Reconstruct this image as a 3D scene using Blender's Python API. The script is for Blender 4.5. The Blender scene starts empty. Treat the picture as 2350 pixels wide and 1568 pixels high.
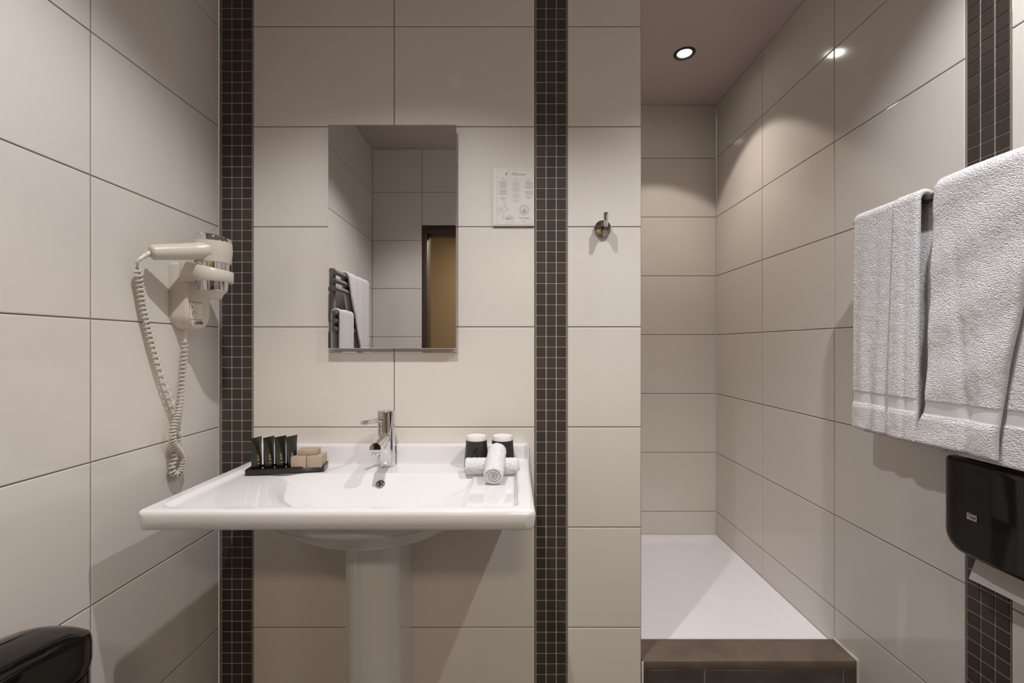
import bpy, bmesh, math, random
import numpy as np
from mathutils import Vector, Matrix, noise

random.seed(7)
rng = np.random.RandomState(7)
C = bpy.context.scene.collection
CZ = 1.18            # camera height; all z below are relative to it
F = 1044.4           # focal length in pixels of the 2350 wide frame

# ------------------------------------------------------------------ camera, world, lights, exposure
cam = bpy.data.cameras.new('camera')
cam.lens = 16.0; cam.sensor_width = 36.0
cam.shift_x = -5/2350; cam.shift_y = 10/2350
cam.clip_start = 0.01
co = bpy.data.objects.new('camera', cam); C.objects.link(co)
co.location = (0, 0, CZ); co.rotation_euler = (math.pi/2, 0, 0)
bpy.context.scene.camera = co
sc = bpy.context.scene
sc.view_settings.view_transform = 'Standard'
sc.view_settings.look = 'None'
sc.view_settings.gamma = 1.0
sc.view_settings.exposure = 0.88
sc.view_settings.use_curve_mapping = False
w = bpy.data.worlds.new('world'); sc.world = w
w.use_nodes = True
w.node_tree.nodes['Background'].inputs[0].default_value = (0.8, 0.75, 0.7, 1)
w.node_tree.nodes['Background'].inputs[1].default_value = 0.2

CEIL = 1.022
ROOM_LAMPS = [(-0.23, 0.50), (0.59, 0.545)]
SHOWER_LAMP = (0.595, 1.59)
ROOM_COL = (1.0, 0.98, 0.985)
SHOWER_COL = (1.0, 0.89, 0.80)

def spot(x, y, watts, name, deg, blend, col, r=0.012):
    l = bpy.data.lights.new(name, 'SPOT')
    l.energy = watts; l.color = col
    l.spot_size = math.radians(deg); l.spot_blend = blend
    l.shadow_soft_size = r
    o = bpy.data.objects.new(name, l); C.objects.link(o)
    o.location = (x, y, CZ + CEIL - 0.012)
    return o
# each downlight: a bright centre beam and the wider spill of its reflector
for (x, y) in ROOM_LAMPS:
    spot(x, y, 15.5, 'downlight_beam', 117, 1.0, ROOM_COL)
    spot(x, y, 6.5, 'downlight_spill', 118, 0.45, ROOM_COL)
spot(*SHOWER_LAMP, 6.0, 'shower_downlight_beam', 92, 1.0, SHOWER_COL)
spot(*SHOWER_LAMP, 3.2, 'shower_downlight_spill', 95, 0.16, SHOWER_COL)
# corridor lamp behind the camera, seen through the door
l = bpy.data.lights.new('corridor_lamp', 'AREA'); l.energy = 6.0; l.color = (1.0, 0.85, 0.66)
l.shape = 'DISK'; l.size = 0.25
o = bpy.data.objects.new('corridor_lamp', l); C.objects.link(o)
o.location = (0.1, -0.85, CZ + 0.85)

# ------------------------------------------------------------------ materials
def mat(name, col, rough=0.5, metal=0.0, spec=0.5, coat=0.0, bump=None, var=None, emit=None, sheen=0.0, sss=0.0):
    m = bpy.data.materials.new(name); m.use_nodes = True
    nt = m.node_tree; b = nt.nodes['Principled BSDF']
    b.inputs['Base Color'].default_value = (*col, 1)
    b.inputs['Roughness'].default_value = rough
    b.inputs['Metallic'].default_value = metal
    b.inputs['Specular IOR Level'].default_value = spec
    b.inputs['Coat Weight'].default_value = coat
    b.inputs['Coat Roughness'].default_value = 0.04
    b.inputs['Sheen Weight'].default_value = sheen
    tc = nt.nodes.new('ShaderNodeTexCoord')
    geo = nt.nodes.new('ShaderNodeNewGeometry')
    if var:                       # (scale, amount, mode)
        scale, amt, mode = var
        if mode == 'noise':
            n = nt.nodes.new('ShaderNodeTexNoise'); n.inputs['Scale'].default_value = scale
            n.inputs['Detail'].default_value = 8; n.inputs['Roughness'].default_value = 0.62
            nt.links.new(geo.outputs['Position'], n.inputs['Vector']); fac = n.outputs['Fac']
        elif mode == 'streak':
            mp = nt.nodes.new('ShaderNodeMapping'); mp.inputs['Scale'].default_value = (1, 1, 7)
            n = nt.nodes.new('ShaderNodeTexNoise'); n.inputs['Scale'].default_value = scale
            n.inputs['Detail'].default_value = 5
            nt.links.new(geo.outputs['Position'], mp.inputs['Vector'])
            nt.links.new(mp.outputs['Vector'], n.inputs['Vector']); fac = n.outputs['Fac']
        else:
            fac = geo.outputs['Random Per Island']
        r = nt.nodes.new('ShaderNodeMapRange')
        r.inputs['From Min'].default_value = 0.0 if mode == 'island' else 0.3
        r.inputs['From Max'].default_value = 1.0 if mode == 'island' else 0.7
        nt.links.new(fac, r.inputs['Value'])
        mx = nt.nodes.new('ShaderNodeMix'); mx.data_type = 'RGBA'
        mx.inputs[6].default_value = tuple(c*(1-amt) for c in col) + (1,)
        mx.inputs[7].default_value = tuple(min(1, c*(1+amt)) for c in col) + (1,)
        nt.links.new(r.outputs['Result'], mx.inputs[0])
        nt.links.new(mx.outputs[2], b.inputs['Base Color'])
    if bump:                      # (scale, strength, distance)
        n = nt.nodes.new('ShaderNodeTexNoise'); n.inputs['Scale'].default_value = bump[0]
        n.inputs['Detail'].default_value = 4
        nt.links.new(geo.outputs['Position'], n.inputs['Vector'])
        bp = nt.nodes.new('ShaderNodeBump'); bp.inputs['Strength'].default_value = bump[1]
        bp.inputs['Distance'].default_value = bump[2]
        nt.links.new(n.outputs['Fac'], bp.inputs['Height'])
        nt.links.new(bp.outputs['Normal'], b.inputs['Normal'])
    if emit:
        b.inputs['Emission Color'].default_value = (*emit[0], 1)
        b.inputs['Emission Strength'].default_value = emit[1]
    return m

M = {
 'tile':   mat('glazed_cream_tile', (0.735, 0.69, 0.642), 0.10, spec=0.5, var=(1, 0.012, 'island')),
 'grout':  mat('taupe_grout', (0.26, 0.215, 0.175), 0.85),
 'mosaic': mat('dark_slate_mosaic', (0.055, 0.044, 0.037), 0.42, spec=0.4, var=(1, 0.16, 'island'), bump=(160, 0.25, 0.001)),
 'mgrout': mat('beige_mosaic_grout', (0.50, 0.45, 0.39), 0.85),
 'profile':mat('satin_edge_profile', (0.24, 0.225, 0.20), 0.4),
 'slate':  mat('brown_slate_slab', (0.135, 0.105, 0.082), 0.38, spec=0.4, var=(14, 0.22, 'noise'), bump=(90, 0.25, 0.001)),
 'slate2': mat('dark_slate_tile', (0.085, 0.069, 0.059), 0.40, spec=0.4, var=(12, 0.28, 'noise'), bump=(90, 0.25, 0.001)),
 'silicone': mat('white_silicone', (0.62, 0.58, 0.54), 0.5),
 'ceiling':mat('matt_ceiling_paint', (0.60, 0.53, 0.49), 0.8, bump=(60, 0.05, 0.001)),
 'tray':   mat('white_acrylic', (0.88, 0.875, 0.915), 0.18, spec=0.5),
 'porc':   mat('white_porcelain', (0.79, 0.78, 0.785), 0.06, spec=0.55, coat=0.2),
 'chrome': mat('polished_chrome', (0.72, 0.715, 0.72), 0.035, metal=1.0),
 'dkchrome': mat('dark_chrome', (0.36, 0.34, 0.33), 0.09, metal=1.0),
 'railm':  mat('dark_metal_rail', (0.16, 0.15, 0.145), 0.25, metal=0.9),
 'mirror': mat('silvered_glass', (0.76, 0.745, 0.73), 0.004, metal=1.0),
 'medge':  mat('mirror_edge', (0.42, 0.41, 0.39), 0.25, metal=0.4),
 'cream':  mat('cream_plastic', (0.68, 0.63, 0.55), 0.28, spec=0.45),
 'cordm':  mat('cord_plastic', (0.62, 0.57, 0.50), 0.38),
 'blackp': mat('glossy_black_plastic', (0.0035, 0.0033, 0.003), 0.05, spec=0.5),
 'blackl': mat('smoked_black_plastic', (0.008, 0.0075, 0.007), 0.06, spec=0.5),
 'traym':  mat('black_lacquer', (0.012, 0.011, 0.010), 0.14, spec=0.5),
 'cup':    mat('charcoal_cup_sleeve', (0.030, 0.032, 0.033), 0.32, spec=0.5),
 'cupw':   mat('white_cup_plastic', (0.82, 0.80, 0.77), 0.3),
 'tube':   mat('dark_green_tube', (0.017, 0.019, 0.012), 0.26, spec=0.6),
 'gold':   mat('gold_print', (0.75, 0.50, 0.22), 0.25, metal=0.8),
 'soap':   mat('beige_marbled_paper', (0.42, 0.33, 0.25), 0.6, var=(45, 0.13, 'streak')),
 'terry':  None,
 'band':   mat('woven_towel_band', (0.80, 0.78, 0.80), 0.8, bump=(900, 0.5, 0.001), sheen=0.2),
 'card':   mat('printed_card', (0.74, 0.70, 0.66), 0.35),
 'acry':   mat('clear_holder_edge', (0.66, 0.63, 0.58), 0.15),
 'ink':    mat('grey_ink', (0.20, 0.17, 0.15), 0.6),
 'inkd':   mat('dark_ink', (0.03, 0.026, 0.024), 0.5),
 'inkl':   mat('pale_ink', (0.45, 0.41, 0.37), 0.6),
 'inkr':   mat('red_ink', (0.42, 0.10, 0.08), 0.6),
 'label':  mat('white_label', (0.76, 0.71, 0.63), 0.35),
 'logow':  mat('pale_logo', (0.55, 0.52, 0.50), 0.4),
 'paper':  mat('grey_white_paper', (0.66, 0.63, 0.60), 0.85, bump=(500, 0.2, 0.0006)),
 'radm':   mat('grey_radiator_paint', (0.19, 0.18, 0.18), 0.35, spec=0.5),
 'doorf':  mat('dark_brown_frame', (0.045, 0.028, 0.02), 0.45),
 'corr':   mat('beige_wall_paint', (0.46, 0.35, 0.21), 0.8),
 'rubber': mat('black_rubber', (0.02, 0.02, 0.02), 0.6),
 'bulb':   mat('lit_bulb', (1, 1, 1), 0.5, emit=((1.0, 0.95, 0.88), 22.0)),
 'trim':   mat('downlight_ring', (0.035, 0.033, 0.03), 0.3),
}
def terry_mat():
    m = bpy.data.materials.new('white_terry'); m.use_nodes = True
    nt = m.node_tree; b = nt.nodes['Principled BSDF']
    b.inputs['Base Color'].default_value = (0.86, 0.845, 0.865, 1)
    b.inputs['Roughness'].default_value = 0.95
    b.inputs['Specular IOR Level'].default_value = 0.1
    b.inputs['Sheen Weight'].default_value = 0.35
    geo = nt.nodes.new('ShaderNodeNewGeometry')
    mp = nt.nodes.new('ShaderNodeMapping'); mp.inputs['Scale'].default_value = (1, 0.75, 1.35)
    nt.links.new(geo.outputs['Position'], mp.inputs['Vector'])
    n = nt.nodes.new('ShaderNodeTexNoise'); n.inputs['Scale'].default_value = 300; n.inputs['Detail'].default_value = 6
    v = nt.nodes.new('ShaderNodeTexVoronoi'); v.inputs['Scale'].default_value = 430
    nt.links.new(mp.outputs['Vector'], n.inputs['Vector']); nt.links.new(mp.outputs['Vector'], v.inputs['Vector'])
    add = nt.nodes.new('ShaderNodeMath'); add.operation = 'SUBTRACT'
    nt.links.new(n.outputs['Fac'], add.inputs[0]); nt.links.new(v.outputs['Distance'], add.inputs[1])
    bp = nt.nodes.new('ShaderNodeBump'); bp.inputs['Strength'].default_value = 1.0; bp.inputs['Distance'].default_value = 0.0017
    nt.links.new(add.outputs[0], bp.inputs['Height']); nt.links.new(bp.outputs['Normal'], b.inputs['Normal'])
    return m
M['terry'] = terry_mat()

# ------------------------------------------------------------------ helpers
def base_of(p):
    v = Vector((0, 0, 0))
    while p is not None:
        v += Vector(p.location); p = p.parent
    return v
def link(name, me, mats, parent=None, smooth=True, angle=40):
    """me is built in 'relative' world coordinates; stored in the parent's frame"""
    off = Vector((0, 0, CZ)) - (base_of(parent) if parent else Vector((0, 0, 0)))
    me.transform(Matrix.Translation(off))
    if not isinstance(mats, (list, tuple)): mats = [mats]
    for m in mats: me.materials.append(M[m])
    if smooth:
        me.polygons.foreach_set('use_smooth', [True]*len(me.polygons))
        if angle < 180:
            try: me.set_sharp_from_angle(angle=math.radians(angle))
            except Exception: pass
    me.update()
    o = bpy.data.objects.new(name, me); C.objects.link(o)
    if parent: o.parent = parent
    return o
def obj(name, bm, mats, parent=None, smooth=True, angle=40, fix=True):
    if fix: bmesh.ops.recalc_face_normals(bm, faces=bm.faces)
    me = bpy.data.meshes.new(name); bm.to_mesh(me); bm.free()
    return link(name, me, mats, parent, smooth, angle)
def pyobj(name, verts, faces, mats, parent=None, smooth=True, angle=40, midx=None, fix=True):
    me = bpy.data.meshes.new(name); me.from_pydata([tuple(map(float, v)) for v in verts], [], faces)
    if midx is not None: me.polygons.foreach_set('material_index', midx)
    if fix:
        bm = bmesh.new(); bm.from_mesh(me)
        bmesh.ops.recalc_face_normals(bm, faces=bm.faces); bm.to_mesh(me); bm.free()
    return link(name, me, mats, parent, smooth, angle)
def thing(name, loc, label, cat, group=None):
    o = bpy.data.objects.new(name, None); C.objects.link(o)
    o.empty_display_size = 0.02
    o.location = (loc[0], loc[1], loc[2] + CZ)
    o['label'] = label; o['category'] = cat
    if group: o['group'] = group
    return o
def dup(root, dloc, label=None, group=None):
    r = root.copy(); C.objects.link(r); r.location = Vector(root.location) + Vector(dloc)
    if label: r['label'] = label
    if group: r['group'] = group
    for ch in list(root.children):
        c = ch.copy(); C.objects.link(c); c.parent = r
        for g in list(ch.children):
            d = g.copy(); C.objects.link(d); d.parent = c
    return r
def struct(o, label=None):
    o['kind'] = 'structure'
    if label: o['label'] = label
    return o
def box(bm, x0, x1, y0, y1, z0, z1, bev=0.0, seg=2, mi=0, rot=None):
    vs = [bm.verts.new((x, y, z)) for x in (x0, x1) for y in (y0, y1) for z in (z0, z1)]
    idx = [(0,1,3,2), (4,6,7,5), (0,4,5,1), (2,3,7,6), (0,2,6,4), (1,5,7,3)]
    fs = [bm.faces.new([vs[i] for i in f]) for f in idx]
    for f in fs: f.material_index = mi
    geom = vs
    if bev > 0:
        es = list({e for f in fs for e in f.edges})
        r = bmesh.ops.bevel(bm, geom=es, offset=bev, segments=seg, affect='EDGES', profile=0.5)
        geom = list({v for f in r['faces'] for v in f.verts})
        for f in r['faces']: f.material_index = mi
    if rot is not None:
        c = Vector(((x0+x1)/2, (y0+y1)/2, (z0+z1)/2))
        bmesh.ops.rotate(bm, verts=geom, cent=c, matrix=rot)
    return geom
def lathe(bm, prof, cen=(0, 0, 0), axis=(0, 0, 1), n=40, mi=0):
    """prof: list of (r, h) along axis"""
    ax = Vector(axis).normalized()
    a = ax.orthogonal().normalized() if abs(ax.z) < 0.99 else Vector((1, 0, 0))
    b = ax.cross(a)
    c = Vector(cen); rings = []
    for r, h in prof:
        if r < 1e-6: rings.append([bm.verts.new(c + ax*h)])
        else: rings.append([bm.verts.new(c + ax*h + a*(r*math.cos(2*math.pi*i/n)) + b*(r*math.sin(2*math.pi*i/n))) for i in range(n)])
    for p, q in zip(rings, rings[1:]):
        for i in range(n):
            j = (i+1) % n
            if len(p) == 1 and len(q) == 1: continue
            if len(p) == 1: f = bm.faces.new((p[0], q[i], q[j]))
            elif len(q) == 1: f = bm.faces.new((p[i], p[j], q[0]))
            else: f = bm.faces.new((p[i], p[j], q[j], q[i]))
            f.material_index = mi
def cyl(bm, p0, p1, r0, r1=None, n=32, bev=0.0, mi=0):
    r1 = r0 if r1 is None else r1
    p0, p1 = Vector(p0), Vector(p1); L = (p1-p0).length
    if bev > 0: prof = [(0, 0), (r0-bev, 0), (r0-bev*0.3, bev*0.3), (r0, bev), (r1, L-bev), (r1-bev*0.3, L-bev*0.3), (r1-bev, L), (0, L)]
    else: prof = [(0, 0), (r0, 0), (r1, L), (0, L)]
    lathe(bm, prof, p0, p1-p0, n, mi)
def sweep(pts, rad, sides=8, closed_ends=True):
    """tube along points -> verts, faces (parallel transport)"""
    P = np.array(pts, float); N = len(P)
    T = np.gradient(P, axis=0); T /= np.linalg.norm(T, axis=1)[:, None] + 1e-12
    up = np.array([0, 0, 1.0]) if abs(T[0][2]) < 0.9 else np.array([1.0, 0, 0])
    u = np.cross(T[0], up); u /= np.linalg.norm(u)
    V = []
    R = rad if hasattr(rad, '__len__') else [rad]*N
    for i in range(N):
        u = u - T[i]*np.dot(u, T[i]); u /= np.linalg.norm(u); v = np.cross(T[i], u)
        for k in range(sides):
            a = 2*math.pi*k/sides
            V.append(P[i] + R[i]*(math.cos(a)*u + math.sin(a)*v))
    Fc = []
    for i in range(N-1):
        for k in range(sides):
            l = (k+1) % sides
            Fc.append((i*sides+k, i*sides+l, (i+1)*sides+l, (i+1)*sides+k))
    if closed_ends:
        Fc.append(tuple(range(sides))[::-1]); Fc.append(tuple((N-1)*sides+k for k in range(sides)))
    return V, Fc
def catmull(pts, n=12):
    P = [np.array(p, float) for p in pts]
    P = [2*P[0]-P[1]] + P + [2*P[-1]-P[-2]]
    out = []
    for i in range(1, len(P)-2):
        for k in range(n):
            t = k/n
            out.append(0.5*((2*P[i]) + (-P[i-1]+P[i+1])*t + (2*P[i-1]-5*P[i]+4*P[i+1]-P[i+2])*t*t + (-P[i-1]+3*P[i]-3*P[i+1]+P[i+2])*t**3))
    out.append(P[-2]); return out
def rrect(u0, u1, v0, v1, R, n=8, corners=(1, 1, 1, 1), sub=0):
    """rounded rectangle loop, corners order: (u0,v0),(u1,v0),(u1,v1),(u0,v1)"""
    out = []
    for (cu, cv, a0, k) in ((u0, v0, 180, 0), (u1, v0, 270, 1), (u1, v1, 0, 2), (u0, v1, 90, 3)):
        r = R*corners[k] if corners[k] else 1e-4
        su = cu + (r if k in (0, 3) else -r); sv = cv + (r if k in (0, 1) else -r)
        for i in range(n+1):
            a = math.radians(a0 + 90*i/n)
            out.append((su + r*math.cos(a), sv + r*math.sin(a)))
    if sub:
        o2 = []
        for a, b in zip(out, out[1:]+out[:1]):
            d = math.hypot(b[0]-a[0], b[1]-a[1]); k = max(1, int(d/sub))
            for j in range(k): o2.append((a[0]+(b[0]-a[0])*j/k, a[1]+(b[1]-a[1])*j/k))
        out = o2
    return out
def text_geo(s, size, align='CENTER', bold=0.0, shear=0.0):
    cu = bpy.data.curves.new('t', 'FONT'); cu.body = s; cu.size = size; cu.align_x = align; cu.align_y = 'CENTER'
    cu.offset = bold; cu.resolution_u = 3; cu.shear = shear
    ob = bpy.data.objects.new('t', cu); C.objects.link(ob)
    dg = bpy.context.evaluated_depsgraph_get()
    me = bpy.data.meshes.new_from_object(ob.evaluated_get(dg))
    V = [tuple(v.co) for v in me.vertices]; Fc = [tuple(p.vertices) for p in me.polygons]
    bpy.data.objects.remove(ob); bpy.data.curves.remove(cu); bpy.data.meshes.remove(me)
    return V, Fc
class Marks:
    """flat print gathered on one surface: o + x*X + y*Y, raised along X x Y"""
    def __init__(s, o, X, Y, eps=0.0003):
        s.o, s.X, s.Y = Vector(o), Vector(X).normalized(), Vector(Y).normalized()
        s.N = s.X.cross(s.Y) * eps; s.V, s.F, s.mi = [], [], []
    def add(s, V, Fc, mi=0, dx=0, dy=0, f=None):
        b = len(s.V)
        for v in V:
            p = s.o + s.X*(v[0]+dx) + s.Y*(v[1]+dy) + s.N
            s.V.append(f(p) if f else p)
        s.F += [tuple(b+i for i in q) for q in Fc]; s.mi += [mi]*len(Fc)
    def text(s, t, x, y, size, mi=0, align='CENTER', bold=0.0, rot=0, f=None, sx=1.0):
        V, Fc = text_geo(t, size, align, bold)
        c, n = math.cos(rot), math.sin(rot)
        V = [(v[0]*c*sx - v[1]*n, v[0]*n*sx + v[1]*c) for v in V]
        s.add(V, Fc, mi, x, y, f)
    def rect(s, x0, x1, y0, y1, mi=0, f=None):
        s.add([(x0, y0), (x1, y0), (x1, y1), (x0, y1)], [(0, 1, 2, 3)], mi, f=f)
    def line(s, pts, w, mi=0):
        for a, b in zip(pts, pts[1:]):
            dx, dy = b[0]-a[0], b[1]-a[1]; L = math.hypot(dx, dy) or 1; nx, ny = -dy/L*w/2, dx/L*w/2
            s.add([(a[0]+nx, a[1]+ny), (a[0]-nx, a[1]-ny), (b[0]-nx, b[1]-ny), (b[0]+nx, b[1]+ny)], [(0, 1, 2, 3)], mi)
    def ring(s, cx, cy, r, w, mi=0, n=32):
        s.line([(cx+r*math.cos(2*math.pi*i/n), cy+r*math.sin(2*math.pi*i/n)) for i in range(n+1)], w, mi)
    def build(s, name, mats, parent):
        return pyobj(name, s.V, s.F, mats, parent, smooth=False, midx=s.mi, fix=False)
def sstep(a, b, x):
    t = np.clip((x-a)/(b-a), 0, 1); return t*t*(3-2*t)

# ------------------------------------------------------------------ tiled walls
VJ = [0.047 + 0.25*k for k in range(-5, 5)]          # horizontal joint heights
FLOOR = -CZ
GR = 0.0011                                           # half grout width
class TileWall:
    def __init__(s, o, U, N, thick=0.05):
        s.o, s.U, s.N, s.t = Vector(o), Vector(U), Vector(N), thick
        s.bm = bmesh.new()
    def P(s, u, v, d): return s.o + s.U*u + Vector((0, 0, v)) + s.N*d
    def slab(s, u0, u1, v0, v1, mi=1, d=-0.0016):
        a = [s.bm.verts.new(s.P(u, v, dd)) for dd in (d, d-s.t) for (u, v) in ((u0, v0), (u1, v0), (u1, v1), (u0, v1))]
        for f in ((0,1,2,3), (7,6,5,4), (0,4,5,1), (1,5,6,2), (2,6,7,3), (3,7,4,0)):
            s.bm.faces.new([a[i] for i in f]).material_index = mi
    def tile(s, u0, u1, v0, v1, mi, g=GR, soft=0.0016, depth=0.0022):
        jit = [random.uniform(-1, 1)*0.00022 for _ in range(2)]
        rings = []
        for ins, d in ((g, -depth), (g+0.0001, -depth*0.45), (g+soft*0.35, -depth*0.12), (g+soft, 0.0)):
            r = []
            for (u, v) in ((u0+ins, v0+ins), (u1-ins, v0+ins), (u1-ins, v1-ins), (u0+ins, v1-ins)):
                t = jit[0]*(1 if u > (u0+u1)/2 else -1)*0.5 + jit[1]*(1 if v > (v0+v1)/2 else -1)*0.5
                r.append(s.bm.verts.new(s.P(u, v, d + (t if mi != 2 else 0))))
            rings.append(r)
        for p, q in zip(rings, rings[1:]):
            for i in range(4):
                s.bm.faces.new((p[i], p[(i+1) % 4], q[(i+1) % 4], q[i])).material_index = mi
        s.bm.faces.new(rings[-1]).material_index = mi
    def field(s, us, v0, v1, vj=VJ):
        """cream tiles between the joints us, from v0 to v1"""
        vs = [v0] + [v for v in vj if v0+0.004 < v < v1-0.004] + [v1]
        s.slab(us[0], us[-1], v0, v1)
        for a, b in zip(us, us[1:]):
            for c, d in zip(vs, vs[1:]): s.tile(a, b, c, d, 0)
    def mosaic(s, u0, u1, v0, v1, ref, pitch=0.02639, n=3, sill=0.0015):
        s.slab(u0, u1, v0, v1, 3, -0.0016)
        w = (u1-u0-2*sill)/n
        k0 = math.floor((v0-ref)/pitch); v = ref + k0*pitch
        while v < v1:
            a, b = max(v, v0), min(v+pitch, v1)
            if b-a > 0.004:
                for i in range(n): s.tile(u0+sill+i*w, u0+sill+(i+1)*w, a, b, 2, g=0.0012, soft=0.0006, depth=0.0018)
            v += pitch
        for u in (u0, u1):      # slim metal profile either side
            a = [s.bm.verts.new(s.P(uu, vv, dd)) for uu in (u-0.0007, u+0.0007) for vv in (v0, v1) for dd in (-0.002, 0.0003)]
            for f in ((0,1,3,2), (4,6,7,5), (0,4,5,1), (2,3,7,6), (0,2,6,4), (1,5,7,3)):
                s.bm.faces.new([a[i] for i in f]).material_index = 4
    def build(s, name, label=None):
        return struct(obj(name, s.bm, ['tile', 'grout', 'mosaic', 'mgrout', 'profile'], smooth=False, fix=True), label)

XL, XR, YB, YS, YR, XP = -0.736, 0.858, 1.135, 1.932, -0.13, 0.317
MREF = 0.2889
# back wall behind the basin: mosaic - tiles - mosaic - tiles
tw = TileWall((0, YB, 0), (1, 0, 0), (0, -1, 0), 0.09)
tw.mosaic(-0.7315, -0.6525, FLOOR, CEIL, MREF)
tw.slab(XL, -0.7315, FLOOR, CEIL, 4, -0.001)
tw.field([-0.6518, -0.2995, 0.0515], FLOOR, CEIL)
tw.mosaic(0.0530, 0.1320, FLOOR, CEIL, -0.4508)
tw.field([0.1325, XP], FLOOR, CEIL)
tw.build('wall_back', 'glossy cream tiled wall behind the basin with two dark mosaic strips')
# return of the partition facing the shower
tw = TileWall((XP, YB+0.002, 0), (0, 1, 0), (1, 0, 0), 0.05)
tw.field([0.0, 0.088], FLOOR, CEIL)
tw.build('wall_partition')
# shower walls
tw = TileWall((0, YS, 0), (1, 0, 0), (0, -1, 0), 0.06)
tw.field([-0.05, 0.15, XR], FLOOR, CEIL)
tw.build('wall_shower_back', 'cream tiled rear wall of the shower')
tw = TileWall((-0.05, YB+0.09, 0), (0, 1, 0), (1, 0, 0), 0.05)
tw.field([0, 0.355, YS-YB-0.09], FLOOR, CEIL)
tw.build('wall_shower_left')
tw = TileWall((0, YB+0.0905, 0), (-1, 0, 0), (0, 1, 0), 0.0005)
tw.field([-XP, 0.05], FLOOR, CEIL)
tw.build('wall_shower_front')
# right wall
tw = TileWall((XR, 0, 0), (0, 1, 0), (-1, 0, 0), 0.08)
tw.field([0.8655, 1.2204, 1.5753, YS], FLOOR, CEIL)
tw.mosaic(0.7862, 0.8648, FLOOR, CEIL, MREF+0.0035)
tw.field([YR, 0.075, 0.43, 0.7855], FLOOR, CEIL)
tw.build('wall_right', 'cream tiled wall on the right with one dark mosaic strip')
# left wall
tw = TileWall((XL, 0, 0), (0, 1, 0), (-1, 0, 0), 0.08)
tw.N = Vector((1, 0, 0))
tw.field([YR, 0.105, 0.445, 0.7915, YB], FLOOR, CEIL)
tw.build('wall_left', 'cream tiled wall on the left behind the hair dryer')
# rear wall with the doorway
DX0, DX1, DZ = -0.478, 0.42, 0.624
tw = TileWall((0, YR, 0), (1, 0, 0), (0, 1, 0), 0.09)
tw.field([XL, DX0], FLOOR, CEIL)
tw.field([DX1, 0.62, XR], FLOOR, CEIL)
tw.field([DX0, -0.125, 0.23, DX1], DZ, CEIL)
tw.build('wall_rear')
# floor, ceiling, corridor
bm = bmesh.new()
box(bm, XL-0.1, XR+0.1, -1.4, YS+0.1, FLOOR-0.1, FLOOR)
struct(obj('floor', bm, 'slate2', smooth=False), 'dark slate floor')
def ceiling():
    bm = bmesh.new(); h = 0.05; n = 48; rh = 0.0266
    L = [SHOWER_LAMP] + ROOM_LAMPS
    xs = sorted({XL-0.1, XR+0.1} | {x+d for x, y in L for d in (-h, h)}); ys = sorted({YR-0.1, YS+0.1} | {y+d for x, y in L for d in (-h, h)})
    grid = {}
    def gv(x, y):
        k = (round(x, 5), round(y, 5))
        if k not in grid: grid[k] = bm.verts.new((x, y, CEIL))
        return grid[k]
    for x0, x1 in zip(xs, xs[1:]):
        for y0, y1 in zip(ys, ys[1:]):
            cx, cy = (x0+x1)/2, (y0+y1)/2
            if any(abs(cx-x) < h and abs(cy-y) < h for x, y in L): continue
            bm.faces.new((gv(x0, y0), gv(x0, y1), gv(x1, y1), gv(x1, y0)))
    for x, y in L:
        r0, r1, r2 = [], [], []
        for i in range(n):
            a = 2*math.pi*i/n; c, s_ = math.cos(a), math.sin(a); q = h/max(abs(c), abs(s_))
            r0.append(bm.verts.new((x+q*c, y+q*s_, CEIL))); r1.append(bm.verts.new((x+rh*c, y+rh*s_, CEIL))); r2.append(bm.verts.new((x+rh*c, y+rh*s_, CEIL+0.06)))
        for p, q in ((r0, r1), (r1, r2)):
            for i in range(n): bm.faces.new((p[i], q[i], q[(i+1) % n], p[(i+1) % n]))
        bm.faces.new(r2)
    t = [bm.verts.new((x, y, CEIL+0.10)) for x, y in ((xs[0], ys[0]), (xs[0], ys[-1]), (xs[-1], ys[-1]), (xs[-1], ys[0]))]
    bm.faces.new(t)
    for (a, b), (c, d) in (((xs[0], ys[0]), (xs[0], ys[-1])), ((xs[0], ys[-1]), (xs[-1], ys[-1])), ((xs[-1], ys[-1]), (xs[-1], ys[0])), ((xs[-1], ys[0]), (xs[0], ys[0]))):
        bm.faces.new([bm.verts.new(p) for p in ((a, b, CEIL), (c, d, CEIL), (c, d, CEIL+0.10), (a, b, CEIL+0.10))])
    struct(obj('ceiling', bm, 'ceiling', smooth=False), 'plain matt ceiling above the basin and shower')
ceiling()
bm = bmesh.new()
box(bm, -1.2, 1.2, -1.3, -1.25, FLOOR, CEIL); struct(obj('wall_corridor_rear', bm, 'corr', smooth=False))
bm = bmesh.new(); box(bm, -1.25, -1.2, -1.3, -0.22, FLOOR, CEIL); struct(obj('wall_corridor_left', bm, 'corr', smooth=False))
bm = bmesh.new(); box(bm, 1.2, 1.25, -1.3, -0.22, FLOOR, CEIL); struct(obj('wall_corridor_right', bm, 'corr', smooth=False))
bm = bmesh.new(); box(bm, -1.25, 1.25, -1.3, -0.225, CEIL, CEIL+0.05); struct(obj('ceiling_corridor', bm, 'ceiling', smooth=False))
# door frame
bm = bmesh.new()
box(bm, DX0+0.001, DX0+0.028, YR-0.10, YR+0.004, FLOOR, DZ-0.001, 0.002)
box(bm, DX1-0.028, DX1-0.001, YR-0.10, YR+0.004, FLOOR, DZ-0.001, 0.002)
box(bm, DX0+0.028, DX1-0.028, YR-0.10, YR+0.004, DZ-0.040, DZ-0.001, 0.002)
o = obj('door_1', bm, 'doorf'); struct(o, 'dark brown door frame seen in the mirror')

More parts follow.
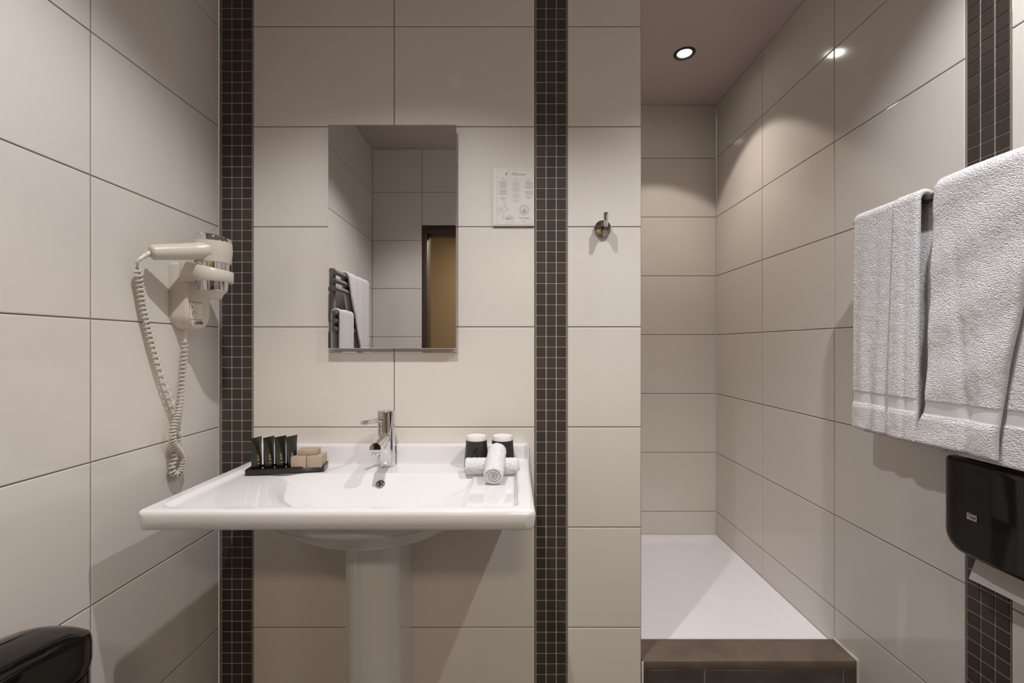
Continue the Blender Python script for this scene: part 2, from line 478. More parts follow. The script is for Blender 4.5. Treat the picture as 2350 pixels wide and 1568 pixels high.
# shower step: slab and riser tiles, shower tray
bm = bmesh.new()
SX0, SX1 = XP+0.0035, XR-0.0015
box(bm, SX0, SX1, YB+0.0005, 1.222, -0.8075, -0.787, 0.0012)
struct(obj('trim_1', bm, 'slate', smooth=True), 'brown slate slab on the shower step')
bm = bmesh.new()
box(bm, SX0, SX1, YB+0.0035, 1.222, FLOOR, -0.8078, mi=1)
us = [SX0, (1617.8-1180)/F*YB, (1937-1180)/F*YB, SX1]
for a, b in zip(us, us[1:]):
    for c, d in ((FLOOR, -0.965), (-0.965, -0.8085)):
        box(bm, a+0.0013, b-0.0013, YB+0.001, YB+0.0118, c+0.001, d-0.0012, 0.0006, 1)
struct(obj('trim_2', bm, ['slate2', 'mgrout'], smooth=True), 'dark slate tiled riser of the shower step')
bm = bmesh.new()   # silicone seam along wall
box(bm, XR-0.004, XR+0.0005, YB-0.001, 1.222, -0.7885, -0.783, 0.001)
box(bm, XR-0.004, XR+0.0005, YB-0.003, YB+0.001, FLOOR, -0.785, 0.001)
box(bm, SX0-0.003, SX0+0.002, YB-0.0025, YB+0.001, FLOOR, -0.787, 0.001)
struct(obj('trim_3', bm, 'silicone'))
# tray: heightfield
nx, ny = 70, 60
X = np.linspace(-0.045, XR-0.002, nx); Y = np.linspace(1.2225, YS-0.002, ny)
gx, gy = np.meshgrid(X, Y)
d = np.minimum(np.minimum(gx-X[0], X[-1]-gx), np.minimum(gy-Y[0], Y[-1]-gy))
Z = -0.8005 - 0.016*sstep(0.012, 0.045, d) - 0.006*sstep(0.03, 0.4, d)
V = np.stack([gx, gy, Z], -1).reshape(-1, 3).tolist()
Fc = [(j*nx+i, j*nx+i+1, (j+1)*nx+i+1, (j+1)*nx+i) for j in range(ny-1) for i in range(nx-1)]
loop = [i for i in range(nx)] + [j*nx+nx-1 for j in range(1, ny)] + [(ny-1)*nx+i for i in range(nx-2, -1, -1)] + [j*nx for j in range(ny-2, 0, -1)]
b0 = len(V); V += [(V[i][0], V[i][1], -0.90) for i in loop]
L = len(loop)
Fc += [(loop[k], loop[(k+1) % L], b0+(k+1) % L, b0+k) for k in range(L)] + [tuple(b0+k for k in range(L))]
tr = pyobj('shower_tray', V, Fc, 'tray')
tr['label'] = 'white shower tray behind the brown slate step'; tr['category'] = 'shower tray'
tr.location.z = 0
bm = bmesh.new(); box(bm, -0.045, XR-0.002, 1.2225, YS-0.002, FLOOR, -0.9005); struct(obj('floor_shower_plinth', bm, 'slate2', smooth=False))

# ------------------------------------------------------------------ downlights
def downlight(x, y, label, group, deep):
    t = thing('downlight', (x, y, CEIL), label, 'ceiling light', group)
    bm = bmesh.new()
    lathe(bm, [(0.0238, 0.0), (0.0245, -0.0012), (0.028, -0.0035), (0.0345, -0.0035), (0.037, -0.001), (0.037, 0.0), (0.0238, 0.0)], (x, y, CEIL), n=56)
    obj('trim_ring', bm, 'trim', t)
    bm = bmesh.new()
    lathe(bm, [(0.0239, 0.0), (0.0262, 0.0), (0.0262, deep+0.006), (0.0239, deep+0.006), (0.0239, 0.0)], (x, y, CEIL), n=40)
    obj('reflector', bm, 'trim', t)
    bm = bmesh.new()
    lathe(bm, [(0, deep-0.0012), (0.015, deep-0.001), (0.0236, deep), (0.0236, deep+0.004), (0, deep+0.004)], (x, y, CEIL), n=40)
    obj('bulb', bm, 'bulb', t)
    return t
g = 'recessed ceiling downlights'
downlight(*SHOWER_LAMP, 'small round recessed downlight glowing in the shower ceiling', g, 0.002)
r0_ = downlight(*ROOM_LAMPS[0], 'round recessed downlight in the ceiling in front of the mirror', g, 0.034)
dup(r0_, (ROOM_LAMPS[1][0]-ROOM_LAMPS[0][0], ROOM_LAMPS[1][1]-ROOM_LAMPS[0][1], 0), 'round recessed downlight in the ceiling beside the towels', g)

# ------------------------------------------------------------------ washbasin
BX0, BX1, BY0, BY1 = -0.6410, 0.0368, 0.7660, YB-0.0008
def basin():
    t = thing('washbasin', (-0.3, 1.0, FLOOR), 'wide white pedestal washbasin with asymmetric bowl and soap shelf', 'washbasin')
    def dense(a, b, n, e):
        k = np.linspace(0, 1, n); edge = np.concatenate([np.linspace(0, e, 9)[:-1], e + (b-a-2*e)*k, (b-a-e) + np.linspace(0, e, 9)[1:]])
        return a + edge
    X = dense(BX0, BX1, 250, 0.012)
    Y = np.concatenate([BY0 + np.linspace(0, 0.03, 17)[:-1], np.linspace(BY0+0.03, 1.100, 110)[:-1], np.linspace(1.100, BY1, 34)])
    nx, ny = len(X), len(Y)
    gx, gy = np.meshgrid(X, Y)
    R = 0.014
    ins = np.where(gy < BY0+R, R - np.sqrt(np.maximum(R*R - (R-(gy-BY0))**2, 0)), 0)
    cx = (BX0+BX1)/2; hw = (BX1-BX0)/2
    px = cx + (gx-cx)*(hw-ins)/hw; py = gy
    # taper: rear is a hair narrower
    rim = -0.2783
    ix0, ix1, iy0 = -0.616, 0.0086, 0.786
    r = 0.02
    # signed distance inside the inner rounded rectangle
    qx = np.abs(px-(ix0+ix1)/2)-((ix1-ix0)/2-r); qy = (iy0+r)-py
    sd = -(np.hypot(np.maximum(qx, 0), np.maximum(qy, 0)) + np.minimum(np.maximum(qx, qy), 0) - r)
    shelf = -0.2857 - 0.014*sstep(-0.60, -0.38, px)
    e = np.sqrt(((px+0.298)/0.218)**2 + ((py-1.035)/0.205)**2)
    inner = shelf - 0.105*sstep(0.0, 1.0, np.clip((1.14-e)/1.10, 0, 1))
    right = -0.2920 - np.clip((-0.090-px)*1.5, 0, 0.2)
    rear = -0.2869 - np.clip((1.024-py)*0.98, 0, 0.2)
    def smax(a, b, k): return k*np.log(np.exp((a+0.3)/k)+np.exp((b+0.3)/k))-0.3
    inn = smax(inner, rear, 0.0040)
    inn = smax(inn, right, 0.0030)
    w = sstep(0.0, 0.010, sd)
    z = rim*(1-w) + np.minimum(inn, rim)*w
    # back upstand
    ys = 1.104 + 0.018*(1-sstep(BX0, BX0+0.022, px)) + 0.014*sstep(BX1-0.016, BX1, px); wu = sstep(0.0, 0.009, py-ys); z = z*(1-wu) + (-0.2420)*wu
    # front round-over and sides
    do = np.minimum(np.minimum(px-(BX0+ins), (BX1-ins)-px), py-BY0)
    rr = 0.009
    z = z - np.where(do < rr, rr - np.sqrt(np.maximum(rr*rr-(rr-do)**2, 0)), 0)
    # upstand front edge rounding at top back already smooth
    tz = z
    e2 = np.sqrt(((px+0.30)/0.262)**2 + ((py-1.0)/0.225)**2)
    bz = -0.3130 - 0.105*(1-np.clip(e2, 0, 1)**2.6)*sstep(0.0, 0.12, 1-np.clip(e2, 0, 1))
    rb = 0.006
    bz = bz + np.where(do < rb, rb - np.sqrt(np.maximum(rb*rb-(rb-do)**2, 0)), 0)*np.where(py > 1.12, 0, 1)
    bxp = cx + (px-cx)*(1-0.0025/hw); byp = py + np.clip(0.0025-(py-BY0)*0.1, 0, 0.0025)
    n = nx*ny
    V = np.concatenate([np.stack([px, py, tz], -1).reshape(-1, 3), np.stack([bxp, byp, bz], -1).reshape(-1, 3)])
    Fc = []
    for j in range(ny-1):
        for i in range(nx-1):
            a = j*nx+i
            Fc.append((a, a+1, a+nx+1, a+nx)); Fc.append((n+a, n+a+nx, n+a+nx+1, n+a+1))
    loop = [i for i in range(nx)] + [j*nx+nx-1 for j in range(1, ny)] + [(ny-1)*nx+i for i in range(nx-2, -1, -1)] + [j*nx for j in range(ny-2, 0, -1)]
    L = len(loop)
    Fc += [(loop[k], n+loop[k], n+loop[(k+1) % L], loop[(k+1) % L]) for k in range(L)]
    pyobj('basin', V.tolist(), Fc, 'porc', t, angle=60)
    # pedestal: D-shaped column
    prof = []
    for k in range(33):
        a = math.pi*k/32
        prof.append((-0.314 - 0.060*math.cos(a), 1.025 - 0.070*abs(math.sin(a))**0.9))
    prof = [(-0.374, YB-0.001)] + prof + [(-0.254, YB-0.001)]
    bm = bmesh.new(); rings = []
    for z, s in ((FLOOR, 1.18), (FLOOR+0.03, 1.16), (FLOOR+0.12, 1.03), (-1.0, 1.0), (-0.60, 0.985), (-0.47, 0.99), (-0.425, 1.01), (-0.405, 1.04), (-0.385, 1.08)):
        rings.append([bm.verts.new((-0.314+(x+0.314)*s, min(YB-0.001, YB-0.001+(y-YB+0.001)*s), z)) for x, y in prof])
    m = len(prof)
    for p, q in zip(rings, rings[1:]):
        for i in range(m): bm.faces.new((p[i], p[(i+1) % m], q[(i+1) % m], q[i]))
    bm.faces.new(rings[0]); bm.faces.new(rings[-1])
    obj('pedestal', bm, 'porc', t, angle=50)
    # overflow cap and drain
    nrm = Vector((0, -0.70, 0.715)).normalized()
    c = Vector((-0.2955, 1.0045, -0.3050))
    bm = bmesh.new()
    lathe(bm, [(0, 0.0035), (0.005, 0.0032), (0.0085, 0.0022), (0.0102, 0.0), (0.0102, -0.003), (0, -0.003)], c + nrm*0.0005, nrm, 32)
    obj('overflow_cap', bm, 'dkchrome', t)
    bm = bmesh.new()
    lathe(bm, [(0, 0.004), (0.018, 0.003), (0.022, 0.0), (0.022, -0.004), (0, -0.004)], (-0.30, 0.97, -0.388), (0, 0, 1), 32)
    obj('drain_plug', bm, 'chrome', t)
    return t
basin()

# faucet
def faucet():
    fx, fy, fz = -0.3046, 1.0840, -0.2868
    t = thing('faucet', (fx, fy, fz), 'chrome single lever mixer tap on the basin deck', 'faucet')
    bm = bmesh.new()
    lathe(bm, [(0, 0), (0.0222, 0), (0.0222, 0.003), (0.0205, 0.0045), (0.0203, 0.0975), (0.0198, 0.0982)], (fx, fy, fz), n=48)
    lathe(bm, [(0.0198, 0.0982), (0, 0.0982)], (fx, fy, fz), n=48)
    obj('body', bm, 'chrome', t, angle=30)
    bm = bmesh.new()
    lathe(bm, [(0, 0.0988), (0.0199, 0.0988), (0.0205, 0.0995), (0.0205, 0.1315), (0.0195, 0.1329), (0, 0.1337)], (fx, fy, fz), n=48)
    obj('cartridge_cap', bm, 'chrome', t, angle=30)
    bm = bmesh.new()
    cyl(bm, (fx-0.006, fy-0.010, -0.1735), (-0.3350, 1.0050, -0.1710), 0.0052, n=24, bev=0.0006)
    obj('lever', bm, 'chrome', t, angle=30)
    bm = bmesh.new()
    cyl(bm, (fx+0.001, fy-0.008, -0.2155), (-0.2960, 0.9690, -0.2190), 0.0125, 0.0120, n=32)
    sp = obj('spout', bm, 'chrome', t, angle=30)
    bm = bmesh.new()
    lathe(bm, [(0.0, -0.0075), (0.0090, -0.0075), (0.0094, -0.0005), (0.0094, 0.006)], (-0.2970, 0.9800, -0.2270), n=28)
    obj('aerator', bm, 'chrome', t, angle=30)
    bm = bmesh.new()
    cyl(bm, (fx+0.0175, fy+0.0165, fz), (fx+0.0175, fy+0.0165, fz+0.046), 0.0028, n=14, bev=0.0004)
    obj('drain_lift_rod', bm, 'dkchrome', t, angle=30)
faucet()

# ------------------------------------------------------------------ wall mirror
def mirror():
    x0, x1, z0, z1 = -0.4560, -0.1420, -0.0064, 0.5417
    t = thing('wall_mirror', ((x0+x1)/2, YB, z0), 'frameless rectangular mirror above the washbasin', 'mirror')
    bm = bmesh.new(); box(bm, x0, x1, YB-0.0205, YB-0.0165, z0, z1, 0.0006, 1)
    obj('mirror_glass', bm, 'mirror', t, smooth=False)
    bm = bmesh.new(); box(bm, x0+0.003, x1-0.003, YB-0.0160, YB, z0+0.002, z1-0.003)
    obj('backing_box', bm, 'medge', t, smooth=False)
    bm = bmesh.new(); box(bm, x0+0.0005, x1-0.0005, YB-0.008, YB, z0-0.0100, z0-0.0085)
    obj('light_line_strip', bm, 'chrome', t, smooth=False)  # added strip, stands in for the bright line of light below the glass
mirror()

# ------------------------------------------------------------------ robe hook
def hook():
    hx, hz = 0.2198, 0.2905
    t = thing('robe_hook', (hx, YB, hz), 'round chrome robe hook on the cream tiles between basin and shower', 'hook')
    bm = bmesh.new(); cyl(bm, (hx, YB, hz), (hx, YB-0.009, hz), 0.0208, n=56, bev=0.0008)
    obj('wall_plate', bm, 'dkchrome', t, angle=30)
    bm = bmesh.new()
    px = hx+0.0008
    V, Fc = sweep([(px, YB-0.008, hz-0.0010), (px, YB-0.0352, hz-0.0010), (px, YB-0.0352-0.0001, hz-0.0009), (px, YB-0.0352, hz+0.0305)], 0.0055, 28)
    # mitred elbow made by two short cylinders
    cyl(bm, (px, YB-0.0085, hz+0.0020), (px, YB-0.040, hz+0.0020), 0.0055, n=28)
    obj('arm', bm, 'dkchrome', t, angle=30)
    bm = bmesh.new(); cyl(bm, (px, YB-0.0400, hz-0.0035), (px, YB-0.0400, hz+0.0300), 0.0056, n=28, bev=0.0005)
    obj('peg', bm, 'chrome', t, angle=30)
hook()

# ------------------------------------------------------------------ info sign on the wall
def sign():
    x0, x1, z0, z1 = -0.0532, 0.0500, 0.2975, 0.4415
    yf = YB-0.0052
    t = thing('information_sign', ((x0+x1)/2, YB, z0), 'small printed hotel notice in a clear holder right of the mirror', 'sign')
    bm = bmesh.new(); box(bm, x0, x1, YB-0.0052, YB-0.0004, z0, z1, 0.0005, 1)
    obj('holder', bm, 'acry', t, smooth=False)
    bm = bmesh.new(); box(bm, x0+0.0008, x1-0.0010, yf-0.0005, yf-0.0001, z0+0.0035, z1-0.0010)
    obj('card', bm, 'card', t, smooth=False)
    k = 0.0011   # metres per photo pixel at the wall
    mk = Marks(((x0+x1)/2, yf-0.0005, 0), (1, 0, 0), (0, 0, 1), 0.0003)
    X = lambda px: (px-1178.5)/920
    Zp = lambda py: (794-py)/920
    # card border line
    for a, b in (((1141, 392), (1225.5, 392)), ((1141, 392), (1139.5, 512)), ((1139.5, 512), (1225.5, 514))):
        mk.line([(X(a[0]), Zp(a[1])), (X(b[0]), Zp(b[1]))], 0.0003, 2)
    mk.line([(X(1163.2), Zp(398.5)), (X(1161.3), Zp(401)), (X(1162, ), Zp(405))], 0.0015, 1)
    mk.line([(X(1162.5), Zp(398)), (X(1167.5), Zp(398.6))], 0.0006, 0)
    mk.line([(X(1171.3), Zp(396.5)), (X(1171.3), Zp(407))], 0.00025, 2)
    mk.text("MARTIN'S HILL", X(1174.5), Zp(399.2), 0.0024, 0, 'LEFT', bold=0.00003)
    mk.text('HOTEL WATERLOO', X(1174.5), Zp(403.3), 0.0040, 0, 'LEFT', bold=0.00002)
    cols = [(1155, 0, [('Cher client,', 413.3), ('Vous, le linge, notre terre,', 419.0), ('ont un point commun.', 421.8), ('Vous pouvez contribuer', 424.6), ('en collaborant dans vos', 427.5), ('salles de bains afin', 430.4), ('de moins les souiller.', 433.2),
            ('Si vous souhaitez garder', 439.0), ('plus longtemps que les', 441.8), ('serviettes que vous', 444.6), ('utilisez, merci de les laisser', 447.4), ('ici.', 450.2), ('Merci pour ce geste', 455.9), ('ecologique', 458.7)]),
            (1184, 2, [('Beste gast,', 413.6), ('Om het milieu te', 419.2), ('beschermen vragen wij', 422.2), ('u uw handdoeken vaker', 425.2), ('te gebruiken en ze', 428.0), ('alleen op de grond', 430.8), ('te leggen wanneer u ze', 433.9), ('wilt laten vervangen door', 436.8), ('schone handdoeken in', 439.7), ('de kamer.', 442.4), ('Hiermee helpt u ons', 448.0), ('water en wasmiddelen', 450.9), ('te sparen voor een', 453.8), ('groenere wereld.', 456.6), ('Hartelijk dank voor', 462.0), ('uw medewerking.', 464.8)]),
            (1213.5, 0, [('Dear Guest,', 414.2), ('Protecting the Earth', 420.0), ('is important, and saving', 422.8), ('our resources.', 425.6), ('You can join us by using the', 428.4), ('same towels more than', 431.2), ('once during your stay.', 434.0), ('Please leave on the floor', 441.6), ('those towels that you', 444.6), ('would like to be replaced.', 447.4), ('Thank you for your', 452.8), ('cooperation.', 455.8)])]
    for cxp, mi, lines in cols:
        for s, y in lines: mk.text(s, X(cxp), Zp(y), 0.0024, mi, 'CENTER', bold=0.00002, sx=0.83)
    # tree drawing, pale
    tr = [[(1153, 506), (1154.5, 492), (1153, 484), (1157, 477), (1157.5, 471), (1164, 468.5)], [(1157, 477), (1162, 479), (1167, 484), (1168, 488)], [(1153, 484), (1148, 480), (1143, 483)], [(1154.5, 492), (1160, 488), (1163, 480)],
          [(1156, 468), (1155.5, 462)], [(1159, 466), (1160, 461)], [(1155, 506), (1157, 496)], [(1141, 492), (1147, 494), (1150, 500)], [(1143, 488), (1150, 487)], [(1151, 486), (1150, 476)],
          [(1160, 504), (1172, 494)], [(1161, 504), (1178, 500)], [(1160, 504.5), (1181, 503)], [(1161, 505), (1179, 507)], [(1162, 505), (1176, 497)], [(1160, 503.5), (1167, 495)], [(1141, 479), (1145, 486), (1143, 490)], [(1146, 476), (1149, 483)]]
    for p in tr: mk.line([(X(a), Zp(b)) for a, b in p], 0.0006, 2)
    # round emblem
    ex, ez = X(1203), Zp(484)
    mk.ring(ex, ez, 0.0132, 0.0003, 2); mk.ring(ex, ez, 0.0108, 0.0006, 0)
    for a in np.linspace(0.2, 2.9, 9): mk.line([(ex, ez-0.004), (ex+0.008*math.cos(a), ez-0.004+0.0105*math.sin(a))], 0.0005, 2)
    mk.line([(ex-0.008, ez-0.004), (ex-0.003, ez-0.006), (ex+0.003, ez-0.006), (ex+0.008, ez-0.004)], 0.0016, 2)
    mk.line([(ex, ez-0.008), (ex, ez+0.002)], 0.0006, 0)
    mk.text('STAY GREEN', X(1203), Zp(502.5), 0.0047, 0, 'CENTER', sx=0.92)
    mk.text('waterloo', X(1203), Zp(509.2), 0.0025, 1, 'CENTER')
    mk.build('printed_text', ['ink', 'inkd', 'inkl'], t)
sign()

# ------------------------------------------------------------------ hair dryer and holder
RC = Vector((-0.6500, 0.9820, 0))       # axis of the dryer barrel
def holder():
    t = thing('hair_dryer_holder', (XL, 1.0, 0.03), 'cream wall holder with sticker label under the hair dryer', 'hair dryer holder')
    bm = bmesh.new()
    y0, y1, zb, zt = 0.969, 1.0440, 0.033, 0.180
    def loop(x, ins, drop=0):
        r = (y1-y0)/2 - ins; cy = (y0+y1)/2; pts = []
        for k in range(25):
            a = math.pi + math.pi*k/24
            pts.append((x, cy + r*math.cos(a), zb+(y1-y0)/2 + (r*1.0)*math.sin(a)))
        n = 6; rc = 0.008
        for k in range(n+1):
            a = math.pi/2*k/n; pts.append((x, y1-ins-rc+rc*math.cos(a), zt-drop-ins-rc+rc*math.sin(a)))
        for k in range(n+1):
            a = math.pi/2+math.pi/2*k/n; pts.append((x, y0+ins+rc+rc*math.cos(a), zt-drop-ins-rc+rc*math.sin(a)))
        return [bm.verts.new(p) for p in pts]
    XF = -0.6935
    ls = [loop(XL+0.0006, 0.0), loop(XL+0.0035, 0.0), loop(XL+0.004, 0.0012), loop(XL+0.0048, 0.0012), loop(XL+0.0053, 0.0002)]
    for x, i in ((-0.705, 0.0005), (-0.6975, 0.0025), (-0.6945, 0.0055), (XF, 0.0095)): ls.append(loop(x, i))
    m = len(ls[0])
    for p, q in zip(ls, ls[1:]):
        for i in range(m): bm.faces.new((p[i], p[(i+1) % m], q[(i+1) % m], q[i]))
    bm.faces.new(ls[0]); bm.faces.new(ls[-1])
    obj('body', bm, 'cream', t, angle=50)
    # ring arm around the nozzle
    bm = bmesh.new()
    n = 144; ro, ri = 0.0385, 0.0325
    outer, inner = [], []
    xw = -0.715
    hy0, hy1 = 0.9695, 1.043
    pts = [(ro*math.cos(2*math.pi*i/90), ro*math.sin(2*math.pi*i/90)) for i in range(90)]
    pts += [(x-RC.x, y-RC.y) for x, y in ((xw, 0.9700), (-0.7000, 0.9690), (xw, 1.0430), (-0.6950, 1.0430))]
    pts = sorted(pts)
    def half(P):
        h = []
        for p in P:
            while len(h) > 1 and (h[-1][0]-h[-2][0])*(p[1]-h[-2][1]) - (h[-1][1]-h[-2][1])*(p[0]-h[-2][0]) <= 0: h.pop()
            h.append(p)
        return h[:-1]
    hull = half(pts) + half(pts[::-1])
    for k in range(n):
        a = 2*math.pi*k/n; c, s_ = math.cos(a), math.sin(a); r = ro
        for (ax_, ay_), (bx_, by_) in zip(hull, hull[1:]+hull[:1]):
            ex_, ey_ = bx_-ax_, by_-ay_; den = c*ey_ - s_*ex_
            if abs(den) < 1e-12: continue
            rl = (ax_*ey_ - ay_*ex_)/den; tt = (ax_*s_ - ay_*c)/den
            if rl > 0 and -1e-6 <= tt <= 1+1e-6: r = max(r, rl)
        outer.append((RC.x+r*c, RC.y+r*s_)); inner.append((RC.x+ri*c, RC.y+ri*s_))
    def ztop(x): return 0.160 + 0.0195*max(0, min(1, (-0.612-x)/0.09))
    zb = 0.1365
    def ring(pts, zf, off=0.0):
        out = []
        for (x, y) in pts:
            d = Vector((x-RC.x, y-RC.y)); d = d.normalized()*off if d.length > 0 else d
            out.append(bm.verts.new((x+d.x, y+d.y, zf(x))))
        return out
    e = 0.0018
    rs = [ring(outer, lambda x: zb+e), ring(outer, lambda x: ztop(x)-e), ring(outer, ztop, -e), ring(inner, ztop, e*0.6), ring(inner, lambda x: ztop(x)-e), ring(inner, lambda x: zb+e), ring(inner, lambda x: zb, e*0.6), ring(outer, lambda x: zb, -e)]
    for p, q in zip(rs, rs[1:]+rs[:1]):
        for i in range(n): bm.faces.new((p[i], p[(i+1) % n], q[(i+1) % n], q[i]))
    obj('ring_arm', bm, 'cream', t, angle=50)
    # sticker label on the front
    mk = Marks((XF+0.0002, 0, 0), (0, 1, 0), (0, 0, 1), 0.0003)
    def q(px, py):
        y = F*(-XF)/(1180-px); return (y, (794-py)*y/F)
    def U(zx, zy): return q(425+zx/19.6, 680+zy/19.6)
    def qr(a, b, c, d, mi):
        p0, p1 = U(a, b), U(c, d); mk.rect(p0[0], p1[0], p1[1], p0[1], mi)
    mk2 = Marks((XF+0.0001, 0, 0), (0, 1, 0), (0, 0, 1), 0.0002)
    p0, p1 = U(205, 270), U(750, 1040); mk2.rect(p0[0], p1[0], p1[1], p0[1], 0)
    mk2.build('sticker', ['label'], t)
    for r in ((235, 300, 600, 360, 0), (275, 375, 380, 395, 2), (490, 395, 575, 420, 2), (295, 450, 335, 520, 1), (295, 760, 335, 820, 1), (365, 665, 405, 705, 1),
              (480, 545, 560, 572, 1), (505, 640, 545, 680, 3), (478, 750, 555, 780, 1), (235, 860, 400, 890, 2), (440, 875, 580, 905, 2), (235, 930, 590, 965, 0),
              (425, 370, 435, 920, 2), (205, 270, 750, 276, 2), (205, 1034, 750, 1042, 2), (350, 550, 420, 556, 1)):
        qr(*r)
    c = U(385, 740); mk.ring(c[0], c[1], 0.0016, 0.0004, 1)
    c = U(910, 590); mk.ring(c[0], c[1], 0.0042, 0.0003, 2, 24)
    mk.line([(c[0]-0.001, c[1]+0.002), (c[0]+0.001, c[1]), (c[0]-0.001, c[1]-0.002)], 0.0006, 0)
    c = U(910, 850); mk.line([(c[0]-0.0015, c[1]+0.0015), (c[0]+0.0005, c[1]), (c[0], c[1]-0.003)], 0.0005, 2)
    c = U(655, 1200); mk.text('inda', c[0], c[1]+0.0006, 0.0125, 1, 'CENTER', bold=0.00022, sx=0.92)
    c = U(455, 1213); mk.text('De', c[0], c[1]-0.0004, 0.0052, 1, 'CENTER', bold=0.0002)
    mk.build('printed_marks', ['ink', 'inkd', 'inkl', 'inkr'], t)
holder()

def helix(path, turns_per_m, R, r, sides=7, per=11, taper=0.01):
    P = np.array(path, float)
    seg = np.linalg.norm(np.diff(P, axis=0), axis=1); S = np.concatenate([[0], np.cumsum(seg)])
    # phase accumulates with local turn density (list along the path)
    tp = np.interp(np.linspace(0, 1, 400), np.linspace(0, 1, len(turns_per_m)), turns_per_m)
    s = np.linspace(0, S[-1], 400); ph = np.concatenate([[0], np.cumsum((tp[1:]+tp[:-1])/2*np.diff(s))])
    N = int(ph[-1]*per)+2
    pf = np.linspace(0, ph[-1], N); ss = np.interp(pf, ph, s)
    Q = np.stack([np.interp(ss, S, P[:, i]) for i in range(3)], 1)
    T = np.gradient(Q, axis=0); T /= np.linalg.norm(T, axis=1)[:, None]+1e-12
    ref = np.array([1.0, 0.05, 0.0])
    u = ref - T*(T@ref)[:, None]; u /= np.linalg.norm(u, axis=1)[:, None]; v = np.cross(T, u)
    Rr = R*np.clip(np.minimum(ss, S[-1]-ss)/taper, 0.1, 1)
    a = 2*math.pi*pf
    H = Q + (np.cos(a)*Rr)[:, None]*u + (np.sin(a)*Rr)[:, None]*v
    return sweep(H, r, sides)

